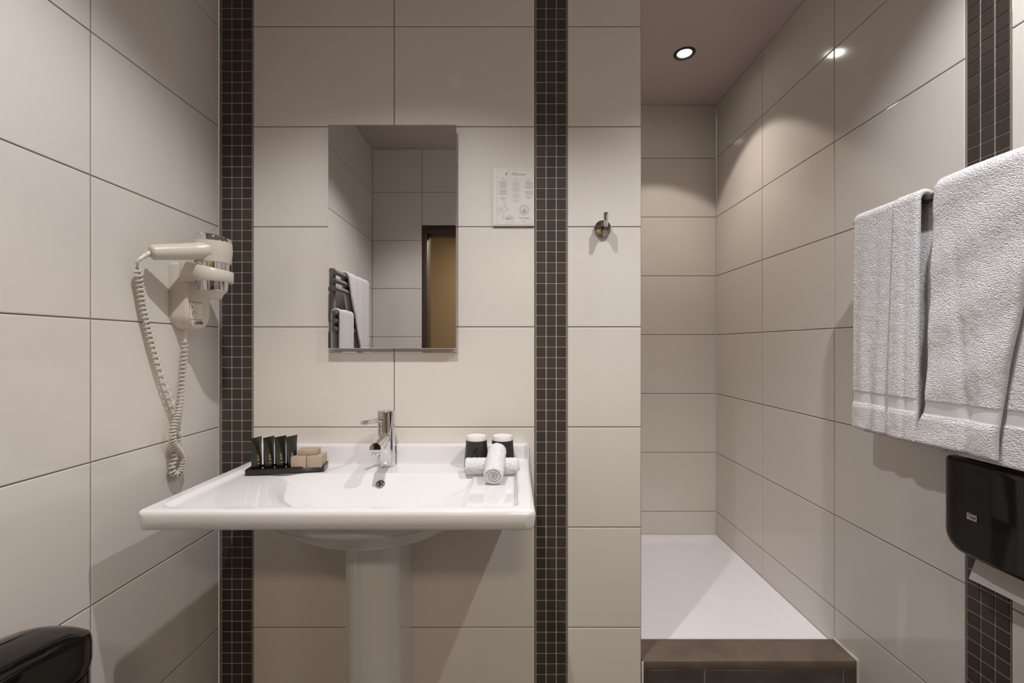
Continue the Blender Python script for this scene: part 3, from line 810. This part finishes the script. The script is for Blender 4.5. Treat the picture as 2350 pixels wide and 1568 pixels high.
def dryer():
    t = thing('hair_dryer', (RC.x, RC.y, 0.10), 'cream and chrome hair dryer with coiled cord resting in its wall holder', 'hair dryer')
    c = (RC.x, RC.y, 0)
    bm = bmesh.new()
    lathe(bm, [(0, 0.176), (0.0300, 0.176), (0.0335, 0.178), (0.0362, 0.198), (0.0368, 0.206), (0.0360, 0.222), (0, 0.222)], c, n=56)
    obj('head', bm, 'cream', t, angle=35)
    # slanted chrome cap
    bm = bmesh.new(); n = 56; rings = []
    for r, z, sl in ((0.0355, 0.2215, 0), (0.0352, 0.226, 0.1), (0.0342, 0.2345, 0.75), (0.0322, 0.2375, 1), (0.0150, 0.2385, 1)):
        rings.append([bm.verts.new((RC.x+r*math.cos(2*math.pi*i/n), RC.y+r*math.sin(2*math.pi*i/n), z - sl*0.0055*(math.cos(2*math.pi*i/n)))) for i in range(n)])
    for p, q in zip(rings, rings[1:]):
        for i in range(n): bm.faces.new((p[i], p[(i+1) % n], q[(i+1) % n], q[i]))
    bm.faces.new(rings[0]); bm.faces.new(rings[-1])
    obj('rear_cap', bm, 'chrome', t, angle=35)
    bm = bmesh.new()
    lathe(bm, [(0, 0.118), (0.0268, 0.118), (0.0275, 0.119), (0.0310, 0.1765), (0, 0.1765)], c, n=56)
    obj('barrel', bm, 'chrome', t, angle=35)
    bm = bmesh.new()
    lathe(bm, [(0, 0.104), (0.010, 0.104), (0.0125, 0.1015), (0.0150, 0.1015), (0.0165, 0.103), (0.0195, 0.111), (0.0262, 0.1178), (0.0262, 0.1182), (0, 0.1182)], c, n=48)
    obj('nozzle', bm, 'cream', t, angle=50)
    # handle
    p1 = np.array([RC.x+0.001, RC.y-0.02, 0.2005]); p0 = np.array([-0.7070, 0.8840, 0.1815])
    pts, rad = [], []
    for s in np.linspace(0, 1, 40):
        p = p0*(1-s) + p1*s; pts.append(p)
        r = 0.0148 + 0.0030*s
        if s < 0.06: r *= math.sqrt(max(0.02, 1-(1-s/0.06)**2))*0.35+0.65
        if s > 0.72: r += 0.004*((s-0.72)/0.28)**2
        rad.append(r)
    V, Fc = sweep(pts, rad, 28)
    h = pyobj('handle', V, Fc, 'cream', t, angle=50)
    # seam and switches
    d = (p1-p0); L = np.linalg.norm(d); dn = d/L
    V, Fc = sweep([p0 + dn*L*s + np.array([0.0148+0.003*s, -0.004, -0.0005])*np.array([1.0, 1, 1]) for s in (0.05, 0.3, 0.6, 0.85)], 0.0004, 6)
    pyobj('seam', V, Fc, 'grout', h)
    for s0 in (0.16, 0.36):
        bm = bmesh.new()
        cc = p0 + dn*L*s0 + np.array([0, 0, 0.0155+0.003*s0])
        for k in range(3): box(bm, cc[0]-0.004, cc[0]+0.004, cc[1]-0.003+k*0.003-0.0008, cc[1]-0.003+k*0.003+0.0008, cc[2]-0.003, cc[2]+0.0012)
        obj('switch', bm, 'cream', h)
    bm = bmesh.new()
    for k in range(5):
        cc = p0 + dn*L*(0.60+0.03*k) + np.array([0, 0, 0.0165+0.0022])
        box(bm, cc[0]-0.006, cc[0]+0.006, cc[1]-0.0006, cc[1]+0.0006, cc[2]-0.003, cc[2]+0.0006)
    obj('vent_ribs', bm, 'cordm', h)
    # cord strain relief + coiled cord
    def W(px, py, off):
        x = XL+off; y = F*(-x)/(1180-px); return (x, y, (794-py)*y/F)
    A = W(346, 581, 0.0290); B = W(333, 587, 0.026); Cc = W(317, 599, 0.022); D = W(315, 612, 0.018)
    V, Fc = sweep(catmull([A, B, Cc, D], 6), [0.0055]*4+[0.0045]*4+[0.0038]*4+[0.003]*4+[0.002]*3, 14)
    pyobj('strain_relief', V, Fc, 'cream', t)
    left = [(315, 610, .018), (320, 650, .014), (327, 700, .012), (337, 745, .011), (346, 784, .011), (355, 815, .011), (365, 851, .011), (378, 890, .011), (388, 914, .011), (396, 941, .010), (405, 972, .009),
            (412, 995, .009), (411, 1014, .010), (405, 1030, .011), (401, 1048, .012), (396, 1066, .012), (394.5, 1081, .012), (403, 1090, .012), (413, 1080, .012), (418.5, 1063, .013), (417, 1048, .014), (409, 1033, .018), (399, 1019, .022), (395.5, 1003, .024),
            (397, 985, .024), (403, 967, .023), (409, 948, .020), (413, 925, .018), (417, 892, .016), (420, 860, .016), (422, 830, .016), (423.5, 800, .016), (425.5, 780, .016)]
    path = catmull([W(*p) for p in left], 8)
    V, Fc = helix(path, [112, 112, 110, 105, 90, 72, 56, 50, 55, 70, 105, 140, 155, 165, 160, 140, 120, 112, 110, 108], 0.0054, 0.0020)
    pyobj('coiled_cord', V, Fc, 'cordm', t, angle=180)
    V, Fc = sweep([W(425.5, 783, .016), W(426, 770, .016), W(427, 757, .017)], [0.0035, 0.0040, 0.0046], 14)
    pyobj('cord_boot', V, Fc, 'cream', t)
dryer()

# ------------------------------------------------------------------ toiletries tray with tubes and soaps
TR = math.radians(13.0)
TC = Vector((-0.5150, 1.0350, -0.2805))         # tray centre (top at +0.0085)
du = Vector((math.cos(TR), math.sin(TR), 0)); dv = Vector((-math.sin(TR), math.cos(TR), 0))
def TP(u, v, z): return TC + du*u + dv*v + Vector((0, 0, z))
def tray():
    t = thing('amenity_tray', (TC.x, TC.y, TC.z-0.003), 'slim glossy black tray on the left rear corner of the basin', 'tray')
    bm = bmesh.new()
    a, b = 0.0810, 0.0210
    vs = []
    for z, k in ((-0.0030, 0.0), (0.0088, 0.0)):
        vs.append([bm.verts.new(TP(u, v, z)) for u, v in ((-a, -b), (a, -b), (a+0.002, b), (-a+0.002, b))])
    bm.faces.new(vs[0][::-1]); top = bm.faces.new(vs[1])
    for i in range(4): bm.faces.new((vs[0][i], vs[0][(i+1) % 4], vs[1][(i+1) % 4], vs[1][i]))
    r = bmesh.ops.inset_individual(bm, faces=[top], thickness=0.0022, depth=0.0)
    bmesh.ops.translate(bm, verts=top.verts, vec=(0, 0, -0.0028))
    obj('tray_body', bm, 'traym', t, smooth=False)
tray()
TZ = 0.0062
def tube_bottle(u, v, label):
    p = TP(u, v, TZ)
    t = thing('toiletry_tube', tuple(p), label, 'toiletry tube', 'dark green toiletry tubes on the black tray')
    bm = bmesh.new(); cyl(bm, p, p+Vector((0, 0, 0.009)), 0.0105, 0.0108, n=32, bev=0.0008)
    obj('cap', bm, 'blackp', t)
    n = 36; rings = []; bm = bmesh.new()
    ang = math.radians(70)          # crimp direction
    cd = Vector((math.cos(ang), math.sin(ang), 0)); sd = Vector((-math.sin(ang), math.cos(ang), 0))
    H = 0.0605
    for k in range(15):
        s = k/14; z = 0.0088 + H*s
        w = 0.0108 + 0.0046*s**1.1; th = 0.0108*(1-max(0, s-0.02)**1.35*0.985) if s < 0.9 else 0.0006
        if s >= 0.9: th = 0.0007
        rings.append([bm.verts.new(p + cd*(w*math.cos(2*math.pi*i/n)) + sd*(th*math.sin(2*math.pi*i/n)) + Vector((0, 0, z))) for i in range(n)])
    for a, b in zip(rings, rings[1:]):
        for i in range(n): bm.faces.new((a[i], a[(i+1) % n], b[(i+1) % n], b[i]))
    bm.faces.new(rings[0]); bm.faces.new(rings[-1])
    obj('tube_body', bm, 'tube', t, angle=60)
    # gold print wrapped on the front
    V, Fc = [], []
    def put(s, size, z0, rot):
        tv, tf = text_geo(s, size, 'LEFT', 0.0001)
        b = len(V)
        for x, y, _ in tv:
            X_, Z_ = -y, x+z0          # reads upward
            sN = (Z_-0.0088)/H; w = 0.0108+0.0046*max(sN, 0)**1.1; th = 0.0108*(1-max(0, sN-0.02)**1.35*0.985)
            a = -math.pi*0.5 + (X_)/0.012 - 0.42
            V.append(p + cd*((w+0.0002)*math.cos(a)) + sd*((th+0.00035)*math.sin(a)) + Vector((0, 0, Z_)))
        Fc.extend([tuple(b+i for i in q) for q in tf])
    put('(', 0.0085, 0.0112, 0); put('III SH', 0.0062, 0.0185, 0)
    pyobj('gold_lettering', V, Fc, 'gold', t, smooth=False, fix=False)
    return t
us = [-0.0640, -0.0390, -0.0150, 0.0085]
lb = ['dark green tube of toiletries standing at the left end of the black tray', 'dark green toiletry tube standing second from the left on the tray',
      'dark green toiletry tube standing third from the left, its gold lettering facing out', 'dark green toiletry tube standing partly behind the beige soap boxes']
t0 = tube_bottle(us[0], 0.0, lb[0])
rots = [0, 0, -6, -3]
for u, l_, rz in zip(us[1:], lb[1:], rots[1:]):
    c = dup(t0, du*(u-us[0]), l_); c.rotation_euler.z = math.radians(rz-(-13)*0)
t0.rotation_euler.z = math.radians(8)
def soap(u, v, z, w, d, h, label, rz=0):
    p = TP(u, v, z)
    bm = bmesh.new(); g = box(bm, p.x-w/2, p.x+w/2, p.y-d/2, p.y+d/2, p.z, p.z+h, 0.0007, 2)
    bmesh.ops.rotate(bm, verts=bm.verts, cent=p, matrix=Matrix.Rotation(rz, 3, 'Z'))
    o = obj('soap_box', bm, 'soap', angle=30)
    o['label'] = label; o['category'] = 'soap box'; o['group'] = 'beige boxed soaps on the tray'
    return o
sr = math.radians(6)
soap(0.0290, -0.001, TZ, 0.0325, 0.038, 0.0250, 'beige marbled soap box standing at left under the flat box', sr)
soap(0.0630, -0.003, TZ, 0.0325, 0.040, 0.0250, 'beige marbled soap box standing at the right end of the tray', sr)
soap(0.0450, 0.005, TZ+0.0252, 0.0420, 0.030, 0.0120, 'flat beige marbled soap box lying on top of the two others', sr)

# ------------------------------------------------------------------ cups
def cup(x, y, label):
    zb = -0.2869
    t = thing('plastic_cup', (x, y, zb), label, 'cup', 'upturned black cups on the basin')
    bm = bmesh.new()
    lathe(bm, [(0.0300, 0.0010), (0.0302, 0.0), (0.0312, 0.0004), (0.0312, 0.0022), (0.0288, 0.0030), (0.0235, 0.0655), (0.0231, 0.0745), (0.0226, 0.0757), (0.0205, 0.0757), (0.0200, 0.0742), (0, 0.0740)], (x, y, zb), n=48)
    lathe(bm, [(0.0300, 0.0010), (0.0275, 0.004), (0.0200, 0.0700), (0, 0.0700)], (x, y, zb), n=48)
    obj('cup_body', bm, 'cupw', t, angle=35)
    bm = bmesh.new()
    lathe(bm, [(0.0286, 0.0036), (0.0294, 0.0040), (0.0246, 0.0656), (0.0238, 0.0656)], (x, y, zb), n=48)
    obj('sleeve', bm, 'cup', t, angle=35)
    return t
c0 = cup(-0.0890, 1.0730, 'upturned black cup with white base, the left one behind the rolled towels')
bmk = []
V, Fc = [], []
tv, tf = text_geo('fl', 0.030, 'CENTER', -0.0001, 0.25)
for x, y, _ in tv:
    zz = -0.2869 + 0.040 + y; r = 0.0296 - (0.040+y-0.004)/0.0616*0.0048 + 0.0002; a = -math.pi/2 + (x-0.002)/0.026
    V.append((-0.0890+r*math.cos(a), 1.0730+r*math.sin(a), zz))
sleeve0 = [ch for ch in c0.children if ch.name.startswith('sleeve')][0]
pyobj('embossed_mark', V, tf, 'blackl', sleeve0, smooth=False, fix=False)
dup(c0, (0.0615, 0.0, 0), 'upturned black cup with white base, the right one behind the upright rolled towel')

# ------------------------------------------------------------------ terry geometry
def fuzz(P, amp, freq):
    out = np.empty(len(P))
    for i, p in enumerate(P):
        out[i] = noise.noise(Vector(p)*freq)
    return out*amp
def rolled(name, p0, p1, r, label, squash=1.0, group='rolled hand towels on the basin', seed=0):
    p0, p1 = np.array(p0, float), np.array(p1, float)
    ax = p1-p0; L = np.linalg.norm(ax); ax /= L
    u = np.cross(ax, [0, 0, 1.0]); u /= np.linalg.norm(u); v = np.cross(u, ax)     # v ~ up
    nA, nL = 130, int(L/0.0008)
    V = []
    # outer shell: rounded ends, loose flap
    for j in range(nL+1):
        s = j/nL*L
        e = min(s, L-s); rr = r - 0.004 + 0.004*math.sqrt(max(0, 1-(1-min(e/0.004, 1))**2))
        for i in range(nA):
            a = 2*math.pi*i/nA
            step = 0.0018*(((a+1.2) % (2*math.pi))/(2*math.pi))
            q = rr*(1-0.0)-0.0009+step
            V.append(p0 + ax*s + u*(q*math.cos(a)) + v*(q*math.sin(a)*squash))
    V = np.array(V)
    N = np.array([u*math.cos(2*math.pi*i/nA) + v*math.sin(2*math.pi*i/nA) for i in range(nA)])
    N = np.tile(N, (nL+1, 1))
    V = V + N*(fuzz(V, 0.0009, 620)+fuzz(V, 0.0008, 170))[:, None]
    Fc = [(j*nA+i, j*nA+(i+1) % nA, (j+1)*nA+(i+1) % nA, (j+1)*nA+i) for j in range(nL) for i in range(nA)]
    V = V.tolist()
    # spiral end faces: concentric rings with spiral grooves
    for end, (base, sgn) in enumerate(((0, -1), (nL*nA, 1))):
        prev = [base+i for i in range(nA)]
        c = p0 if sgn < 0 else p1
        K = 26
        for k in range(1, K):
            t_ = k/K; ring = []
            for i in range(nA):
                a = 2*math.pi*i/nA
                rr = (r-0.0045)*(1-t_)
                ph = (rr/(r*0.27) - a/(2*math.pi))      # spiral layers
                wob = 0.45*math.sin(2*a+1.3)*t_ + 0.15*math.sin(5*a)*t_
                g = math.cos(2*math.pi*(ph+wob))
                dep = -0.0038*sstep(-0.1, 0.8, -g) - 0.0015*t_
                V.append((c + u*(rr*math.cos(a)) + v*(rr*math.sin(a)*squash) + ax*sgn*(dep+0.0006)).tolist())
                ring.append(len(V)-1)
            for i in range(nA): Fc.append((prev[i], prev[(i+1) % nA], ring[(i+1) % nA], ring[i]))
            prev = ring
        Fc.append(tuple(prev))
    o = pyobj(name, V, Fc, 'terry', angle=180)
    o['label'] = label; o['category'] = 'rolled towel'; o['group'] = group
    return o
rolled('rolled_towel', (-0.1100, 1.0230, -0.2700), (0.0098, 1.0240, -0.2700), 0.0180, 'white rolled face towel lying crosswise beneath the other roll', 1.0)
rolled('rolled_towel', (-0.0430, 0.946, -0.2715), (-0.0385, 1.0500, -0.2400), 0.0208, 'white rolled face towel propped on the crosswise roll with its spiral end facing out', 0.93)

# ------------------------------------------------------------------ towel rail and towels on the right
RX, RZ_ = 0.790, 0.2815
t = thing('towel_rail', (RX, 0.75, RZ_), 'dark metal towel rail carrying two white towels', 'towel rail')
bm = bmesh.new(); cyl(bm, (RX, 0.42, RZ_), (RX, 1.051, RZ_), 0.0075, n=28, bev=0.0008); obj('rail', bm, 'railm', t, angle=30)
for yy in (0.47, 1.0):
    bm = bmesh.new(); cyl(bm, (RX, yy, RZ_), (XR, yy, RZ_), 0.0065, n=24); cyl(bm, (XR-0.006, yy, RZ_), (XR, yy, RZ_), 0.020, n=32, bev=0.001)
    obj('bracket', bm, 'railm', t, angle=30)

def hanging(y0f, y1f, zf, zb, xrail, zrail, rr, th, disp, sgn=1, nu=170, dz=0.0016, gap=0.012, bandz=(-0.128, -0.101), xb_shift=0.0, splay=0.0):
    """towel slab over a rail along y. y0f,y1f: functions (z, side)->y limits. sgn=+1: front faces -X.
    returns verts, faces, midx"""
    rc = rr + th/2 + 0.0008          # centreline radius
    path = []
    nf = int((zrail-zf)/dz)
    for k in range(nf+1): path.append(('f', zf + (zrail-zf)*k/nf))
    for k in range(1, 20): path.append(('a', math.pi*k/20))
    nb = max(30, int((zrail-zb)/(dz*2.2)))
    for k in range(nb+1): path.append(('b', zrail + (zb-zrail)*k/nb))
    n = len(path)
    us = np.linspace(0, 1, nu)
    outer, inner, kinds = [], [], []
    s_front = zrail-zf; s_back = zrail-zb
    for kind, val in path:
        if kind == 'f': x, z, nx_, nz_ = -rc, val, -1, 0; dist_end = val-zf
        elif kind == 'a': x, z, nx_, nz_ = -rc*math.cos(val), zrail + rc*math.sin(val), -math.cos(val), math.sin(val); dist_end = 1
        else: x, z, nx_, nz_ = rc + xb_shift, val, 1, 0; dist_end = val-zb
        side = 0 if kind == 'f' else (1 if kind == 'b' else 0.5)
        y0, y1 = y0f(min(z, zrail), side), y1f(min(z, zrail), side)
        e_end = math.sqrt(max(0, 1-(1-min(dist_end/0.006, 1))**2))
        for u in us:
            y = y0 + (y1-y0)*u
            ed = min(u, 1-u)*(y1-y0); e = min(math.sqrt(max(0, 1-(1-min(ed/0.006, 1))**2)), e_end)
            h = th/2*max(e, 0.12)
            D = disp(y, z, side)
            if kind == 'f' and bandz[0] < z < bandz[1]: h -= 0.0016*min(1, (min(z-bandz[0], bandz[1]-z))/0.0015)
            cx_ = x*1.0
            ox = xrail + sgn*(cx_ + nx_*h) + sgn*nx_*D; oz = z + nz_*(h+D)
            hi = th/2*max(e, 0.12)
            ixx = xrail + sgn*(cx_ - nx_*hi) + sgn*nx_*max(D, -0.0)*(0.6 if kind != 'a' else 0); izz = z - nz_*hi
            outer.append((ox, y, oz)); inner.append((ixx, y, izz))
        kinds.append((kind, z))
    O = np.array(outer)
    nn = np.array([[(-sgn if k[0] == 'f' else (sgn if k[0] == 'b' else -sgn*math.cos(0))) if k[0] != 'a' else 0, 0, 1 if k[0] == 'a' else 0] for k in kinds])
    nn = np.repeat(nn, nu, axis=0)
    isband = np.repeat(np.array([1.0 if (k[0] == 'f' and bandz[0]-0.001 < k[1] < bandz[1]+0.001) else 0.0 for k in kinds]), nu)
    O = O + nn*((fuzz(O, 0.0005, 800) + fuzz(O, 0.0004, 60))*(1-isband))[:, None]
    V = O.tolist() + inner
    N = n*nu; Fc, mi = [], []
    for j in range(n-1):
        k = kinds[j]; band = 1 if (k[0] == 'f' and bandz[0] <= k[1] < bandz[1]) else 0
        for i in range(nu-1):
            a = j*nu+i
            Fc.append((a, a+1, a+nu+1, a+nu)); mi.append(band)
            Fc.append((N+a, N+a+nu, N+a+nu+1, N+a+1)); mi.append(0)
    for j in range(n-1):
        for i in (0, nu-1):
            a = j*nu+i; Fc.append((a, a+nu, N+a+nu, N+a)); mi.append(0)
    for j in (0, n-1):
        for i in range(nu-1):
            a = j*nu+i; Fc.append((a, a+1, N+a+1, N+a)); mi.append(0)
    return V, Fc, mi

def ridge(y, c, w): return math.exp(-((y-c)/w)**2)
# towel on the far part of the rail
def d1(y, z, side):
    if side == 1: return 0.001*math.sin(y*70)
    low = max(0, min(1, (0.28-z)/0.35))
    c = 0.925 + 0.010*low
    s = 0.0055*float(sstep(c+0.003, c-0.003, y))*(0.3+0.7*low) + 0.004*ridge(y, 0.905, 0.02)*low          # fold lying on top, near side
    s += 0.0030*low*math.sin(y*120+z*6)*max(0, min(1, (y-0.93)*30)) + 0.0022*ridge(y, 0.98, 0.010)*low
    s -= 0.003*ridge(y, 0.895, 0.006)*low
    s += 0.0010*math.sin(y*170+1)*float(sstep(0.05, -0.10, z))*ridge(y, 0.99, 0.05)
    s += 0.0015*float(sstep(-0.128, -0.137, z))
    return s
V, Fc, mi = hanging(lambda z, s: 0.869+0.004*(0.28-z) if s < 0.9 else 0.846, lambda z, s: 1.037 + 0.008*(0.28-z)/0.47, -0.186, -0.196, RX, RZ_, 0.0075, 0.0105, d1,
                    nu=110)
o = pyobj('bath_towel', V, Fc, ['terry', 'band'], midx=mi, angle=180)
o['label'] = 'narrow folded white towel hanging at the far end of the rail'; o['category'] = 'towel'; o['group'] = 'white towels on the wall rail'
# big towel nearer the camera
def d2(y, z, side):
    if side == 1: return 0.001*math.sin(y*50)
    low = max(0, min(1, (0.28-z)/0.40))
    s = 0.0030*math.sin(y*38 + 1.0 + 3*z)*low
    s -= 0.0035*ridge(y, 0.795-0.02*low, 0.008)*low
    s += 0.0030*ridge(y, 0.76-0.02*low, 0.016)*low
    s += 0.0016*0.5*math.sin(y*130+9*z)*float(sstep(-0.02, -0.12, z))
    s += 0.0018*float(sstep(-0.128, -0.137, z))
    s += 0.0012*math.sin(55*z+30*y)
    return s + 0.003
def y1_2(z, s):
    if s > 0.9: return 0.842
    return 0.831 + 0.014*(0.28-z)/0.38 + 0.020*float(sstep(-0.10, -0.18, z))
V, Fc, mi = hanging(lambda z, s: 0.672 + 0.052*float(sstep(0.22, -0.18, z)) if s < 0.9 else 0.56, y1_2, -0.184, -0.193, RX, RZ_, 0.0105, 0.0125, d2, nu=150)
t = thing('bath_towel', (RX, 0.70, -0.19), 'large fluffy white towel hanging on the near part of the rail above the black dispenser', 'towel', 'white towels on the wall rail')
pyobj('outer_layer', V, Fc, ['terry', 'band'], t, midx=mi, angle=180)
V, Fc, mi = hanging(lambda z, s: 0.55, lambda z, s: 0.80, -0.1925, -0.10, RX, RZ_, 0.0076, 0.0028, lambda y, z, s: 0.0, nu=90)
# folded layer beneath: front sheet only sits between rail and outer layer
pyobj('folded_layer', V, Fc, ['terry', 'band'], t, midx=mi, angle=180)

# ------------------------------------------------------------------ paper towel dispenser
def dispenser():
    y0, y1, z0, z1 = 0.500, 0.8340, -0.3640, -0.1985
    t = thing('paper_towel_dispenser', (XR, (y0+y1)/2, z0), 'glossy black paper towel dispenser on the right wall below the towels', 'paper dispenser')
    cy, cz = (y0+y1)/2, (z0+z1)/2
    loop = rrect(y0, y1, z0, z1, 0.034, 10, corners=(1, 1, 0.2, 0.2), sub=0.006)
    def face(y, z):
        base = 0.7790 + 0.004*abs((y-cy)/0.15)**3
        return base
    bm = bmesh.new(); rings = []
    ts = [0.0, 0.15, 0.3, 0.45, 0.6, 0.7, 0.8, 0.87, 0.91, 0.94, 0.96, 0.975, 0.987, 0.995, 1.0]
    m = len(loop)
    for t_ in ts[1:]:
        ring = []
        for (y, z) in loop:
            yy, zz = cy+(y-cy)*t_, cz+(z-cz)*t_
            e = (1-t_)*min(abs(y-cy)+abs(z-cz), 0.15)
            rr = 0.011; dx = rr-math.sqrt(max(0, rr*rr-(rr-min(e, rr))**2))
            ring.append(bm.verts.new((min(face(yy, zz)+dx, XR-0.004), yy, zz)))
        rings.append(ring)
    cvt = bm.verts.new((face(cy, cz), cy, cz))
    for i in range(m): bm.faces.new((cvt, rings[0][i], rings[0][(i+1) % m]))
    back = [bm.verts.new((XR-0.0005, y, z)) for (y, z) in loop]
    rings.append(back)
    for p, q in zip(rings, rings[1:]):
        for i in range(m): bm.faces.new((p[i], q[i], q[(i+1) % m], p[(i+1) % m]))
    bm.faces.new(back)
    for f in bm.faces:
        if f.calc_center_median().z < -0.297: f.material_index = 1
    obj('cover', bm, ['blackp', 'blackl'], t, angle=50)
    # logo
    ly, lz = 0.7755, -0.2925
    xf = face(ly, lz)-0.0006
    mk = Marks((xf, ly, lz), (0, -1, 0), (0, 0, 1), 0.0005)
    mk.Y = Vector((-0.0, 0, 1))
    mk.rect(-0.0085, 0.0085, -0.0048, 0.0040, 0)
    mk.line([(-0.0085, 0.0052), (-0.004, 0.0062), (0.0, 0.0054), (0.004, 0.0045), (0.0085, 0.0052)], 0.0008, 0)
    mk.N = mk.N*1.8
    mk.text('TORK', 0, -0.0004, 0.0072, 1, 'CENTER', bold=0.00022, sx=0.86)
    mk.build('logo', ['logow', 'inkd'], t)
    # sheet of paper: a folded sheet hanging from the slot
    V = []; nu_, nv_ = 20, 14
    for j in range(nv_):
        for i in range(nu_):
            u, v = i/(nu_-1), j/(nv_-1)
            yt = 0.8000 + (0.60-0.8000)*u; yb = 0.8110 + (0.60-0.8110)*u
            z = -0.362 - (0.053)*v
            V.append((0.816 - 0.006*v + 0.003*math.sin(u*5)*v, yt*(1-v)+yb*v, z))
    off = len(V); V += [(x+0.0012, y, z) for (x, y, z) in V]
    Fc = []
    for j in range(nv_-1):
        for i in range(nu_-1):
            a = j*nu_+i; Fc.append((a, a+1, a+nu_+1, a+nu_)); Fc.append((off+a, off+a+nu_, off+a+nu_+1, off+a+1))
    for j in range(nv_-1):
        for i in (0, nu_-1): a = j*nu_+i; Fc.append((a, a+nu_, off+a+nu_, off+a))
    for i in range(nu_-1):
        for j in (0, nv_-1): a = j*nu_+i; Fc.append((a, a+1, off+a+1, off+a))
    o = pyobj('paper_towel', V, Fc, 'paper', None, angle=40)
    o['label'] = 'pale paper towel sheet hanging out of the black dispenser'; o['category'] = 'paper towel'
dispenser()

# ------------------------------------------------------------------ oval black bin at lower left
def bin_():
    x0, x1, y0, y1 = -0.7335, -0.616, 0.34, 0.7010
    zt = -0.4175
    t = thing('waste_bin', ((x0+x1)/2, (y0+y1)/2, FLOOR), 'tall slim glossy black waste bin with rounded lid against the left wall', 'waste bin')
    cx, cy = (x0+x1)/2, (y0+y1)/2
    loop = rrect(x0, x1, y0, y1, 0.0586, 14, sub=0.008)
    m = len(loop)
    zlow = zt
    def ringv(bm, sc_in, z):
        out = []
        for (x, y) in loop:
            d = Vector((x-cx, 0)); 
            # inset by moving towards the medial line
            my = min(max(y, y0+0.0587), y1-0.0587)
            v = Vector((x-cx, y-my)); L_ = v.length
            v = v*((L_-sc_in)/L_) if L_ > 1e-6 else v
            dz = 0.030*(1-((my+v.y-cy)/0.18)**2) if z > zt-0.055 else 0.0
            out.append(bm.verts.new((cx+v.x, my+v.y, z+dz)))
        return out
    def zcrown(ins): return zt - 0.018*(1-min(ins/0.0587, 1))**2.2
    bm = bmesh.new(); rings = [ringv(bm, 0.004, zt-0.060), ringv(bm, 0.0012, zt-0.056), ringv(bm, 0.0, zt-0.052), ringv(bm, 0.0, zt-0.030), ringv(bm, 0.0006, zt-0.024)]
    for ins in (0.002, 0.0045, 0.008, 0.013, 0.020, 0.030, 0.042, 0.050, 0.0570):
        rings.append(ringv(bm, ins, zcrown(ins)))
    for p, q in zip(rings, rings[1:]):
        for i in range(m): bm.faces.new((p[i], p[(i+1) % m], q[(i+1) % m], q[i]))
    bm.faces.new(rings[0]); bm.faces.new(rings[-1])
    obj('lid', bm, 'blackp', t, angle=60)
    bm = bmesh.new(); rings = [ringv(bm, 0.012, FLOOR+0.0005), ringv(bm, 0.008, FLOOR+0.006), ringv(bm, 0.003, -0.62), ringv(bm, 0.003, zt-0.0605)]
    for p, q in zip(rings, rings[1:]):
        for i in range(m): bm.faces.new((p[i], p[(i+1) % m], q[(i+1) % m], q[i]))
    bm.faces.new(rings[0]); bm.faces.new(rings[-1])
    obj('body', bm, 'blackp', t, angle=60)
bin_()

# ------------------------------------------------------------------ towel radiator on the left wall (seen in the mirror)
def radiator():
    t = thing('towel_radiator', (XL, 0.33, -0.395), 'grey ladder towel radiator on the left wall, seen in the mirror', 'towel radiator')
    for yy in (0.470, 0.175):
        bm = bmesh.new(); box(bm, -0.712, -0.692, yy-0.011, yy+0.011, -0.395, 0.300, 0.004, 2); obj('post', bm, 'radm', t)
    zs = [0.279, 0.248, 0.218, 0.1246, 0.0945, 0.0636, -0.05, -0.08, -0.11, -0.30, -0.33, -0.36]
    for z in zs:
        bm = bmesh.new(); cyl(bm, (-0.679, 0.135, z), (-0.679, 0.515, z), 0.0092, n=20, bev=0.0012); obj('bar', bm, 'radm', t, angle=35)
    for yy in (0.470, 0.175):
        bm = bmesh.new(); cyl(bm, (XL, yy, 0.22), (-0.712, yy, 0.22), 0.008, n=14); obj('wall_bracket', bm, 'radm', t)
    def dd(y, z, s): return 0.001*math.sin(y*80)
    V, Fc, mi = hanging(lambda z, s: 0.150, lambda z, s: 0.410 - 0.50*(0.28-z), -0.09, -0.02, -0.679, 0.279, 0.0094, 0.009, dd, sgn=-1, nu=60, dz=0.004, bandz=(-0.02, 0.0))
    o = pyobj('towel', V, Fc, ['terry', 'band'], midx=mi, angle=180)
    o['label'] = 'long white towel over the top bars of the grey radiator, seen in the mirror'; o['category'] = 'towel'; o['group'] = 'white towels on the radiator'
    V, Fc, mi = hanging(lambda z, s: 0.350, lambda z, s: 0.500, -0.20, -0.045, -0.679, 0.1246, 0.0094, 0.008, dd, sgn=-1, nu=50, dz=0.004, bandz=(-0.16, -0.14))
    o = pyobj('towel', V, Fc, ['terry', 'band'], midx=mi, angle=180)
    o['label'] = 'small white towel over the middle bars of the grey radiator, seen in the mirror'; o['category'] = 'towel'; o['group'] = 'white towels on the radiator'
radiator()
